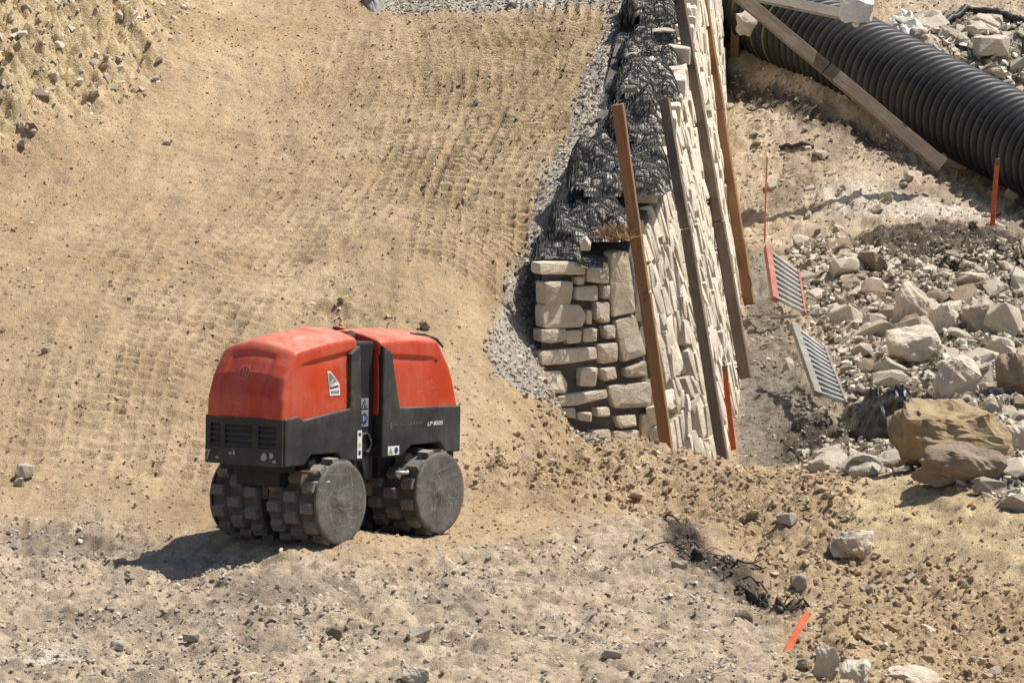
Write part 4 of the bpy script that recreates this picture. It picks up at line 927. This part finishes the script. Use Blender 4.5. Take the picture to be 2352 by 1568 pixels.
# roots and dark strips in the gully
def gully():
    r = random.Random(4); a, b = hit(1535, 1200), hit(1830, 1408)
    names = 'first second third fourth fifth sixth seventh eighth ninth tenth eleventh twelfth thirteenth fourteenth fifteenth sixteenth seventeenth eighteenth nineteenth twentieth'.split()
    for k in range(20):
        t = (k + .5) / 20; c = a * (1 - t) + b * t; m = MB()
        for sub_ in range(2):
            L = r.uniform(.12, .42); ang = math.atan2(b[1] - a[1], b[0] - a[0]) + r.gauss(0, .35)
            x, y_ = c[0] + r.uniform(-.07, .07), c[1] + r.uniform(-.10, .10); P = []; rad = r.uniform(.004, .013)
            for i in range(8):
                P.append((x, y_, gz(x, y_) + .015 + .03 * math.sin(i * .9 + k + sub_))); ang += r.gauss(0, .55); x += math.cos(ang) * L / 7; y_ += math.sin(ang) * L / 7
            m.tube(P, [rad * (1 - .08 * i) * r.uniform(.8, 1.2) for i in range(8)], 6)
        tag(m.mk('root', M['root'], smooth=True), f'dark forked root in the gully, {names[k]} from its upper left end', 'root', 'roots in the gully')
gully()
def cable(pts, r, label, name='cable', lift=.03, mat='cable'):
    P = []
    for i in range(len(pts) - 1):
        for t in np.linspace(0, 1, 8, endpoint=False):
            u, v = pts[i][0] * (1 - t) + pts[i + 1][0] * t, pts[i][1] * (1 - t) + pts[i + 1][1] * t
            h = hit(u, v); P.append((h[0], h[1], gz(h[0], h[1]) + lift))
    m = MB(); m.tube(P, r, 6); return tag(m.mk(name, M[mat], smooth=True), label, 'cable')
cable([(1790, 352), (1830, 348), (1875, 345)], .022, 'short black hose piece on the ground between the thin rod and the brace', 'hose')
cable([(1715, 262), (1760, 255), (1800, 250)], .010, 'thin black wire on the shaded ground by the rightmost post')
cable([(1345, 300), (1380, 280), (1415, 262)], .010, 'thin wire lying on the gravel left of the short posts', 'wire')
cable([(560, 1528 - 90), (590, 1433), (640, 1430)], .008, 'thin twig lying in the foreground dust', 'twig', .01, 'root')
# top edge: dark sack at the ramp head, block wall at upper right
sheet(835, 885, 8, 'dark crumpled plastic sack at the top edge of the ramp', 'plastic_sack', M['concrete'], .16, 9, .35, 'sack')
bw = empty('block_wall', P_(2120, 5, 56.0), label='low grey block wall on a dark footing at the top right corner', cat='wall')
x0 = P_(2075, 20, 55.9)
m = MB(); a_, b_ = P_(2060, 25, 55.9), P_(2700, 60, 54.5); R = frame_of(Vector(a_), Vector(b_), Vector((0, 0, 1))); L = (Vector(b_) - Vector(a_)).length
m.box((0, 0, L / 2), (.4, .16, L)); bev(mk('footing', [R @ Vector(p) + Vector(a_) for p in m.v], m.f, M['mortar'], bw), .01, 2)
k = 0; z = .25
while z < L:
    ln = random.Random(k).uniform(.22, .38)
    for row in range(2):
        m = MB(); m.box((0, .155 + row * .155, z + ln / 2 + row * .1), (.28, .14, ln - .02)); bev(mk('block', [R @ Vector(p) + Vector(a_) for p in m.v], m.f, M['block'], bw), .012, 2)
    z += ln; k += 1
cable([(2140, 66), (2230, 36), (2310, 40), (2352, 62), (2420, 100)], .035, 'thick dark hose curving along the top right corner', 'hose', .04)

# ------------------------------------------------------------------ trench roller
rol = empty('trench_roller', POSE_T, RM.to_euler(), 'red and black articulated trench roller with padfoot drums parked at the foot of the ramp', 'roller')
def lp(name, v, f, mat, parent=rol, smooth=False): return mk(name, v, f, mat, parent, smooth, local=True)
def prism(poly_, hw, ny=10, deform=None):
    n = len(poly_); v = []; f = []
    for j in range(ny + 1):
        y_ = -hw + 2 * hw * j / ny
        for (x, z_) in poly_: 
            q = (x, y_, z_); v.append(deform(q) if deform else q)
    for j in range(ny):
        for i in range(n): f.append((j * n + i, j * n + (i + 1) % n, (j + 1) * n + (i + 1) % n, (j + 1) * n + i))
    f.append(tuple(range(n))[::-1]); f.append(tuple(ny * n + i for i in range(n))); 
    return v, f
def fixn(o):
    bm = bmesh.new(); bm.from_mesh(o.data); bmesh.ops.recalc_face_normals(bm, faces=bm.faces[:]); bm.to_mesh(o.data); bm.free(); return o
def rbox(nx_, ny_, nz_, h, r, deform):
    """rounded box surface; deform maps box coordinates (half sizes h) to the part"""
    V = {}; v = []; f = []
    def vid(i, j, k):
        if (i, j, k) not in V:
            p = np.array([(2 * i / nx_ - 1) * h[0], (2 * j / ny_ - 1) * h[1], (2 * k / nz_ - 1) * h[2]]); rr_ = np.array(r)
            core = np.clip(p, -(np.array(h) - rr_), np.array(h) - rr_); d = (p - core) / rr_; L = np.linalg.norm(d)
            if L > 1e-9:
                mx = np.abs(d).max(); d = d / L * mx
            V[(i, j, k)] = len(v); v.append(deform(core + d * rr_))
        return V[(i, j, k)]
    for (n1, n2, fn) in [(nx_, ny_, lambda a, b, s_: (a, b, nz_ * s_)), (nx_, nz_, lambda a, b, s_: (a, ny_ * s_, b)), (ny_, nz_, lambda a, b, s_: (nx_ * s_, a, b))]:
        for s_ in (0, 1):
            for a in range(n1):
                for b in range(n2): f.append((vid(*fn(a, b, s_)), vid(*fn(a + 1, b, s_)), vid(*fn(a + 1, b + 1, s_)), vid(*fn(a, b + 1, s_))))
    return v, f
def hood(front=True):
    x_in = .195 if front else -.040
    if front:
        xe = lambda z_: np.interp(z_, [.76, .95, 1.10, 1.17, 1.26], [.955, .945, .905, .865, .80])
        zc_ = lambda x: np.interp(x, [.19, .30, .50, .76, .96], [1.313, 1.316, 1.297, 1.258, 1.20])
    else:
        xe = lambda z_: -np.interp(z_, [.76, .82, 1.00, 1.10, 1.18, 1.26], [.845, .842, .795, .750, .69, .64])
        zc_ = lambda x: np.interp(-x, [.04, .20, .40, .60, .76, .86], [1.285, 1.290, 1.288, 1.272, 1.25, 1.20])
    h = (.5, .292, .5)
    def df(p):
        a = p[0] + .5; b = p[1] / .292; c = p[2] + .5          # a along, b across, c up
        zf = .76 + c * .5; xx = x_in + (xe(zf) - x_in) * a
        top = zc_(xx)
        z_ = .76 + c * (top - .76)
        z_ -= c * .060 * abs(b) ** 1.9                          # crowned roof
        tap = 1 - .05 * max(0, c - .35)
        y_ = p[1] * tap
        bul = (.03 if front else .02) * (1 - b * b) * ss(.75, 1., a) * (1 if front else -1); xx += bul
        # shoulder crease along the side
        zs = 1.10 + .085 * (1 - a) if front else 1.095 + .05 * (1 - a)
        if abs(b) > .85:
            dz_ = zs - z_; k_ = float(ss(-.012, .012, dz_)) * (.35 + .65 * math.exp(-max(dz_, 0) / .035)) * float(ss(.93, .6, a)); y_ -= math.copysign(.020 * k_, b)
        if front and a > .9:                                    # recessed centre panel of the nose
            k_ = float(ss(.62, .56, abs(b)) * ss(.93, .86, c)); xx -= .012 * k_
        return (xx, y_, z_)
    v, f = rbox(54, 34, 56, h, (.03, .018, .045), df)
    o = fixn(lp('hood', v, f, M['red'], smooth=True)); return o
hoodF = hood(True); hoodR = hood(False)
def bulge(q):
    x, y_, z_ = q; k_ = max(0, 1 - (y_ / .305) ** 2)
    if x > .85: x += .03 * k_
    return (x, y_, z_)
PF = [(.930, .500), (.744, .503), (.668, .562), (.408, .562), (.36, .512), (.155, .499), (.166, .794), (.190, 1.215), (.283, 1.165), (.287, .829), (.751, .778), (.800, .806), (.930, .792)]
v, f = prism(PF, .306, 12, bulge); bodyF = bev(fixn(lp('lower_body', v, f, M['black'])), .010, 2, 35)
PR = [(-.042, .505), (-.247, .507), (-.345, .570), (-.645, .571), (-.70, .510), (-.863, .504), (-.863, .795), (-.224, .812), (-.136, 1.160), (-.045, 1.205)]
v, f = prism(PR, .306, 12); bodyR = bev(fixn(lp('lower_body', v, f, M['black'])), .010, 2, 35)
# dark inner volume so the hoods are not hollow towards the joint
m = MB(); m.box((.25, 0, .86), (.14, .40, .68)); m.box((-.11, 0, .86), (.12, .40, .66)); m.mk('inner_housing', M['dark'], rol, local=True)
m = MB(); m.box((.06, .04, .80), (.20, .40, .86)); bev(m.mk('joint_cover', M['dark'], rol, local=True), .015, 2)
m = MB(); m.box((0.06, .02, .38), (.13, .30, .34)); m.box((.06, .17, .30), (.05, .03, .36)); m.box((0.02, .12, .30), (.30, .1, .08)); bev(m.mk('articulation_joint', M['rust'], rol, local=True), .008, 1)
m = MB(); m.tube([(.06 + .055 * math.cos(t), .25, .60 + .06 * math.sin(t)) for t in np.linspace(-.6, 4.6, 18)], .011, 8); m.mk('hydraulic_hose', M['cable'], rol, local=True, smooth=True)
m = MB(); m.tube([(.12, .2, .62), (.10, .26, .50), (.05, .24, .36), (.02, .2, .28)], .013, 8); m.mk('hydraulic_hose', M['cable'], rol, local=True, smooth=True)
for sx in (1, -1):
    m = MB(); m.box((sx * .50, 0, .44), (.62, .34, .15)); m.box((sx * .507, 0, .30), (.16, .07, .30)); m.box((sx * .81, 0, .485), (.12, .50, .05)); bev(m.mk('chassis', M['dark'], rol, local=True), .006, 1)
# nose panel with three louvred openings
def nose():
    ys = [-.300, -.250, -.165, -.125, .085, .135, .255, .300]; zs = [.502, .612, .745, .793]; holes = {(1, 1), (3, 1), (5, 1)}
    v = []; f = []; ix = {}
    def X(y_): return .934 + .032 * (1 - (y_ / .305) ** 2)
    nn = 3
    def vid(y_, z_, d):
        key = (round(y_, 4), round(z_, 4), d)
        if key not in ix: ix[key] = len(v); v.append((X(y_) + .018 - (.022 if d else 0), y_, z_))
        return ix[key]
    for i in range(len(ys) - 1):
        for j in range(len(zs) - 1):
            if (i, j) in holes: continue
            for s_ in range(nn):
                ya, yb = ys[i] + (ys[i + 1] - ys[i]) * s_ / nn, ys[i] + (ys[i + 1] - ys[i]) * (s_ + 1) / nn
                f.append((vid(ya, zs[j], 0), vid(yb, zs[j], 0), vid(yb, zs[j + 1], 0), vid(ya, zs[j + 1], 0)))
    o = lp('nose_panel', v, f, M['black']); s2 = o.modifiers.new('thickness', 'SOLIDIFY'); s2.thickness = .022; s2.offset = -1; fixn(o); bev(o, .004, 1, 40)
    for (i, j) in holes:
        ya, yb = ys[i], ys[i + 1]
        vv = []; m = MB(); m.add([(X(ya) + .0012, ya, .61), (X((ya + yb) / 2) + .0012, (ya + yb) / 2, .61), (X(yb) + .0012, yb, .61), (X(yb) + .0012, yb, .747), (X((ya + yb) / 2) + .0012, (ya + yb) / 2, .747), (X(ya) + .0012, ya, .747)], [(0, 1, 4, 5), (1, 2, 3, 4)])
        g = m.mk('grille', M['dark'], rol, local=True)
        for k_ in range(4):
            zc_ = .626 + k_ * .034; m = MB(); n_ = 6
            V = []; 
            for s_ in range(n_ + 1):
                y_ = ya + (yb - ya) * s_ / n_; x = X(y_) + .004
                V += [(x, y_, zc_ + .006), (x + .011, y_, zc_ - .006), (x + .011, y_, zc_ - .010), (x, y_, zc_ + .001)]
            F_ = [(s_ * 4 + q, s_ * 4 + (q + 1) % 4, (s_ + 1) * 4 + (q + 1) % 4, (s_ + 1) * 4 + q) for s_ in range(n_) for q in range(4)]
            m.add(V, F_ + [(0, 1, 2, 3), (n_ * 4, n_ * 4 + 1, n_ * 4 + 2, n_ * 4 + 3)]); mk('slat', m.v, m.f, M['black'], g, local=True)
    return o
nosep = nose()
# drums
def cleat_mesh():
    b0, b1, h = (.056, .052), (.047, .040), .034
    v = [(sx * b0[1], sy * b0[0], -.01) for sx in (-1, 1) for sy in (-1, 1)] + [(sx * b1[1], sy * b1[0], h) for sx in (-1, 1) for sy in (-1, 1)]
    f = [(0, 1, 3, 2), (4, 6, 7, 5), (0, 4, 5, 1), (2, 3, 7, 6), (0, 2, 6, 4), (1, 5, 7, 3)]
    me_ = bpy.data.meshes.new('cleat'); me_.from_pydata([(x * .72, y_ * .86, z_) for x, y_, z_ in v], [], f); me_.materials.append(M['cleat']); return me_
CM = cleat_mesh()
def drum(cx, side, phase):
    R0 = .238; n = 64; y0, y1 = side * .028, side * .405; RE = .254
    root = bpy.data.objects.new('drum', None)
    m = MB(); prof = [(.10, y0), (R0 - .01, y0), (R0, y0 + side * .008), (R0, y0 + side * .12), (R0 - .004, y0 + side * .123), (R0 - .004, y0 + side * .129), (R0, y0 + side * .132), (R0, y1 - side * .14), (R0 - .004, y1 - side * .136), (R0 - .004, y1 - side * .130), (R0, y1 - side * .127), (R0, y1 - side * .004), (R0 - .004, y1)]
    V = []; F_ = []
    for (r, y_) in prof: V += [(r * math.cos(2 * math.pi * k_ / n), y_, r * math.sin(2 * math.pi * k_ / n)) for k_ in range(n)]
    for i in range(len(prof) - 1):
        for k_ in range(n): F_.append((i * n + k_, i * n + (k_ + 1) % n, (i + 1) * n + (k_ + 1) % n, (i + 1) * n + k_))
    me_ = bpy.data.meshes.new('drum'); me_.from_pydata(V, [], F_); me_.materials.append(M['drum'])
    o = link(bpy.data.objects.new('drum', me_)); o.parent = rol; o.location = (cx, 0, .268); fixn(o); 
    o.rotation_euler = (0, phase, 0)
    bev(o, .002, 1, 50)
    # end plate, slightly dished
    V = []; F_ = []
    pr = [(RE, y1 - side * .006), (RE, y1 + side * .008), (RE - .006, y1 + side * .012), (RE - .03, y1 + side * .011), (.12, y1 + side * .006), (.03, y1 + side * .008), (.028, y1 + side * .014), (.001, y1 + side * .014)]
    for (r, y_) in pr: V += [(r * math.cos(2 * math.pi * k_ / n), y_, r * math.sin(2 * math.pi * k_ / n)) for k_ in range(n)]
    for i in range(len(pr) - 1):
        for k_ in range(n): F_.append((i * n + k_, i * n + (k_ + 1) % n, (i + 1) * n + (k_ + 1) % n, (i + 1) * n + k_))
    e = mk('end_plate', V, F_, M['disc'], o, smooth=True, local=True); fixn(e); bev(e, .001, 1, 50)
    rq = random.Random(int(cx * 50) + int(side) * 7 + 90); m = MB()
    for q_ in range(75):
        a = rq.uniform(0, 6.28); r_ = RE * .93 * math.sqrt(rq.random()); x, z_ = r_ * math.cos(a), r_ * math.sin(a); d_ = rq.uniform(0, 6.28); cv = rq.gauss(0, .10); ln = rq.choice([.012, .018, .026]); wd = rq.uniform(.0004, .0012); P = []
        for _ in range(8):
            if math.hypot(x, z_) > RE * .95: break
            P.append((x, z_, d_)); x += ln * math.cos(d_); z_ += ln * math.sin(d_); d_ += cv
        if len(P) < 3: continue
        V = []
        for i, (x, z_, d_) in enumerate(P):
            w_ = wd * (1 if 0 < i < len(P) - 1 else .2); V += [(x - math.sin(d_) * w_, y1 + side * .0135, z_ + math.cos(d_) * w_), (x + math.sin(d_) * w_, y1 + side * .0135, z_ - math.cos(d_) * w_)]
        m.add(V, [(2 * i, 2 * i + 1, 2 * i + 3, 2 * i + 2) for i in range(len(P) - 1)])
    sc_ = m.mk('scratch_marks', M['scratch'], o, local=True); sc_['kind'] = 'stuff'
    nr = 12
    for ring, yo in enumerate((.062, .188, .318)):
        for k_ in range(nr):
            a = 2 * math.pi * (k_ + .5 * (ring % 2)) / nr
            c = link(bpy.data.objects.new('cleat', CM)); c.parent = o
            c.location = (R0 * math.cos(a), y0 + side * yo, R0 * math.sin(a)); c.rotation_euler = (0, math.pi / 2 - a, 0)
    return o
drum(.5076, 1, .10); drum(.5076, -1, .33); drum(-.5076, 1, .25); drum(-.5076, -1, .05)
# mud scraper bars between drum halves and at the front edge
for sx in (1, -1):
    m = MB(); m.box((sx * .5076 + .18, 0, .44), (.10, .045, .08)); m.box((sx * .5076 + .215, 0, .36), (.03, .045, .16)); m.box((sx * .70 + .02 * sx, 0.20, .46), (.05, .36, .02)); bev(m.mk('scraper', M['rust'], rol, local=True), .004, 1)
m = MB(); m.tube([(-.17, .32, .41), (-.26, .34, .405), (-.29, .32, .41)], .012, 8); m.mk('tie_down_hook', M['steel'], rol, local=True, smooth=True)
m = MB(); m.tube([(.5076 + .22, .33, .40), (.5076 + .20, .40, .40), (.5076 + .12, .41, .405)], .010, 8); m.mk('tie_down_hook', M['steel'], rol, local=True, smooth=True)
# beacon / receiver on the roof
m = MB(); n = 20
m.tube([(-.15, -.14, 1.255), (-.15, -.14, 1.282)], .055, 20); bc = m.mk('beacon', M['dark'], rol, local=True)
m = MB(); m.tube([(-.16, -.14, 1.282), (-.165, -.14, 1.294), (-.165, -.14, 1.300)], [.040, .036, .025], 20); mk('lens', m.v, m.f, M['amber'], bc, local=True, smooth=True)
m = MB(); m.tube([(.16, 0.17, 1.235), (.10, 0.16, 1.27), (.06, .15, 1.262)], [.02, .03, .012], 8); m.mk('roof_latch', M['rust'], rol, local=True)
# lifting seam on the rear hood and dark slot
m = MB(); m.tube([(-.47, .19, 1.262), (-.60, .20, 1.248), (-.70, .225, 1.215), (-.745, .245, 1.165)], [.004, .007, .010, .006], 8); m.mk('hood_seam', M['dark'], rol, local=True)
m = MB(); m.box((-.62, .283, 1.088), (.028, .006, .020)); bev(m.mk('hood_latch', M['dark'], rol, local=True), .003, 1)
# ---- decals laid onto the panels
def bvh(os_):
    bm = bmesh.new()
    dg = bpy.context.evaluated_depsgraph_get()
    for o in os_:
        me_ = o.evaluated_get(dg).to_mesh(); 
        bm.from_mesh(me_); o.evaluated_get(dg).to_mesh_clear()
    t = BVHTree.FromBMesh(bm); return t
bpy.context.view_layer.update()
TR = bvh([hoodF, hoodR, bodyF, bodyR])
TN = bvh([hoodF, nosep])
TJ = .242
def decal(name, pts, faces, mat, lift, where='side', parent=rol):
    """pts in the panel's own plane: side (x, z), nose (y, z), joint (x, z)"""
    V = []
    for a, b in pts:
        if where == 'side':
            h_ = TR.ray_cast(Vector((a, 1, b)), Vector((0, -1, 0))); y_ = h_[0].y if h_[0] else .3; V.append((a, y_ + lift, b))
        elif where == 'nose':
            h_ = TN.ray_cast(Vector((2, a, b)), Vector((-1, 0, 0))); x = h_[0].x if h_[0] else .95; V.append((x + lift, a, b))
        else: V.append((a, TJ + lift, b))
    return mk(name, V, faces, mat, parent, local=True)
def dpoly(name, P, mat, lift, where='side', parent=rol, sub=6):
    """polygon filled on a small grid so that it follows the panel"""
    c = np.mean(P, 0); n = len(P); rings = 3; v = []; f = []
    Q = []
    for i in range(n):
        for s_ in range(sub): Q.append(np.array(P[i]) * (1 - s_ / sub) + np.array(P[(i + 1) % n]) * s_ / sub)
    for k_ in range(rings): v += [tuple(c + (q - c) * (1 - k_ / rings)) for q in Q]
    v.append(tuple(c)); m_n = len(Q)
    for k_ in range(rings - 1):
        for i in range(m_n): f.append((k_ * m_n + i, k_ * m_n + (i + 1) % m_n, (k_ + 1) * m_n + (i + 1) % m_n, (k_ + 1) * m_n + i))
    for i in range(m_n): f.append(((rings - 1) * m_n + i, (rings - 1) * m_n + (i + 1) % m_n, rings * m_n))
    return decal(name, v, f, mat, lift, where, parent)
def text(s_, a0, b0, height, width, mat, lift, where='side', flip=1, shear=0., name='lettering', parent=rol, bold=0.0):
    cu = bpy.data.curves.new('t', 'FONT'); cu.body = s_; cu.size = 1; cu.resolution_u = 3; cu.shear = shear; cu.offset = bold
    to = bpy.data.objects.new('t', cu); S.collection.objects.link(to); dg = bpy.context.evaluated_depsgraph_get(); dg.update()
    me_ = bpy.data.meshes.new_from_object(to.evaluated_get(dg)); bpy.data.objects.remove(to)
    V = np.array([q.co[:2] for q in me_.vertices]); mn, mx = V.min(0), V.max(0); V = (V - mn) / (mx - mn)
    pts = [(a0 + flip * width * p_[0], b0 + height * p_[1]) for p_ in V]; fs = [tuple(pl.vertices) for pl in me_.polygons]
    return decal(name, pts, fs, mat, lift, where, parent)
# x decreases to the right on the visible side
lg = dpoly('company_sticker', [(.492, 1.066), (.462, 1.066), (.375, .985), (.368, .915), (.472, .915)], M['white'], .003)
dpoly('logo_mark', [(.484, 1.055), (.462, 1.055), (.400, 1.000), (.474, .972)], M['ink_grey'], .0045, parent=lg)
dpoly('logo_stripe', [(.440, 1.018), (.434, 1.012), (.476, .984), (.476, .990)], M['white'], .0060, parent=lg)
dpoly('logo_stripe', [(.420, .998), (.413, .992), (.474, .974), (.474, .980)], M['white'], .0060, parent=lg)
dpoly('logo_bar', [(.473, .966), (.388, .978), (.385, .966), (.472, .956)], M['ink'], .0045, parent=lg)
for gx_ in (.462, .448, .434, .420, .406, .392):
    dpoly('logo_glyph', [(gx_, .928), (gx_ - .009, .928), (gx_ - .009, .946), (gx_, .946)], M['ink_grey'], .0045, parent=lg, sub=1)
def rect(a0, b0, a1, b1): return [(a0, b0), (a1, b0), (a1, b1), (a0, b1)]
st = dpoly('warning_sticker', rect(.215, .518, .168, .690), M['white'], .003)
dpoly('sticker_mark', rect(.204, .656, .180, .676), M['ink'], .0045, parent=st)
dpoly('sticker_mark', [(.206, .590), (.178, .590), (.192, .622)], M['yellow'], .0045, parent=st)
dpoly('sticker_mark', [(.196 + 0 * k, .6) for k in range(0)] or [(.192 + .013 * math.cos(t), .552 + .016 * math.sin(t)) for t in np.linspace(0, 6.28, 12, endpoint=False)], M['blue'], .0045, parent=st, sub=1)
st = dpoly('warning_sticker', rect(-.098, .520, -.214, .576), M['white'], .003)
dpoly('sticker_mark', [(-.106, .528), (-.146, .528), (-.126, .568)], M['green'], .0045, parent=st)
dpoly('sticker_mark', [(-.182 + .018 * math.cos(t), .548 + .020 * math.sin(t)) for t in np.linspace(0, 6.28, 12, endpoint=False)], M['blue'], .0045, parent=st, sub=1)
st = dpoly('warning_sticker', rect(.105, .705, .020, .880), M['grey_stick'], .0, 'joint')
tri = [(.100, .810), (.025, .810), (.0625, .872)]; dpoly('sticker_mark', tri, M['ink'], .0015, 'joint', st)
dpoly('sticker_mark', [(.086, .817), (.039, .817), (.0625, .856)], M['grey_stick'], .003, 'joint', st); dpoly('sticker_mark', [(.072, .820), (.050, .820), (.0625, .842)], M['ink'], .0045, 'joint', st)
dpoly('sticker_mark', [(.0625 + .035 * math.cos(t), .752 + .036 * math.sin(t)) for t in np.linspace(0, 6.28, 18, endpoint=False)], M['blue'], .0015, 'joint', st, sub=1)
dpoly('sticker_mark', rect(.080, .738, .062, .770), M['grey_stick'], .003, 'joint', st); dpoly('sticker_mark', rect(.052, .740, .044, .768), M['grey_stick'], .003, 'joint', st)
dpoly('faded_emblem', [(-.128 - .014 * math.cos(t), .702 + .024 * math.sin(t)) for t in np.linspace(0, 6.28, 14, endpoint=False)], M['ghost_txt'], .0025, sub=1)
text('HUSQVARNA', -.155, .690, .030, .300, M['ghost_txt'], .0025, flip=-1, bold=.02, name='maker_lettering')
text('LP 8505', -.506, .684, .026, .165, M['white'], .0025, flip=-1, shear=.25, bold=.015, name='model_lettering')
# faded crown emblem on the nose of the hood (y increases to the right)
def ring(cx_, cz_, r0, r1, n=28, a0=0, a1=6.283):
    P = []; F_ = []
    for k_ in range(n + 1):
        t = a0 + (a1 - a0) * k_ / n; P += [(cx_ + r0 * math.cos(t), cz_ + r0 * math.sin(t)), (cx_ + r1 * math.cos(t), cz_ + r1 * math.sin(t))]
    for k_ in range(n): F_.append((2 * k_, 2 * k_ + 1, 2 * k_ + 3, 2 * k_ + 2))
    return P, F_
P, F_ = ring(-.020, 1.065, .034, .044); em = decal('faded_emblem', P, F_, M['ghost'], .003, 'nose')
for pl in ([(-.135, 1.062), (-.064, 1.060), (-.064, 1.068), (-.135, 1.069)], [(.024, 1.066), (.096, 1.072), (.096, 1.078), (.024, 1.074)], [(-.052, 1.094), (-.040, 1.094), (-.046, 1.124)], [(-.027, 1.100), (-.013, 1.100), (-.020, 1.130)], [(.000, 1.096), (.012, 1.096), (.008, 1.126)],
           [(-.036, 1.045), (-.029, 1.045), (-.029, 1.086), (-.036, 1.086)], [(-.011, 1.045), (-.004, 1.045), (-.004, 1.086), (-.011, 1.086)], [(-.030, 1.062), (-.010, 1.062), (-.010, 1.070), (-.030, 1.070)]):
    dpoly('emblem_stroke', pl, M['ghost'], .003, 'nose', em, 3)
# worn stickers along the bottom of the nose panel
text('7', -.290, .522, .060, .045, M['scrape'], .003, 'nose', name='worn_number', bold=.03)
r9 = random.Random(2)
for (y_, z_, w_, h_) in [(-.20, .530, .03, .02), (-.09, .560, .03, .03), (-.055, .560, .02, .035), (.155, .535, .055, .045), (.215, .55, .03, .05), (.235, .525, .03, .03), (.17, .57, .03, .02)]:
    P = [(y_ + w_ * (.5 + .5 * math.cos(t)) * r9.uniform(.6, 1.1), z_ + h_ * (.5 + .5 * math.sin(t)) * r9.uniform(.6, 1.1)) for t in np.linspace(0, 6.28, 8, endpoint=False)]
    dpoly('scraped_patch', P, M['scrape'], .003, 'nose', nosep, 1)
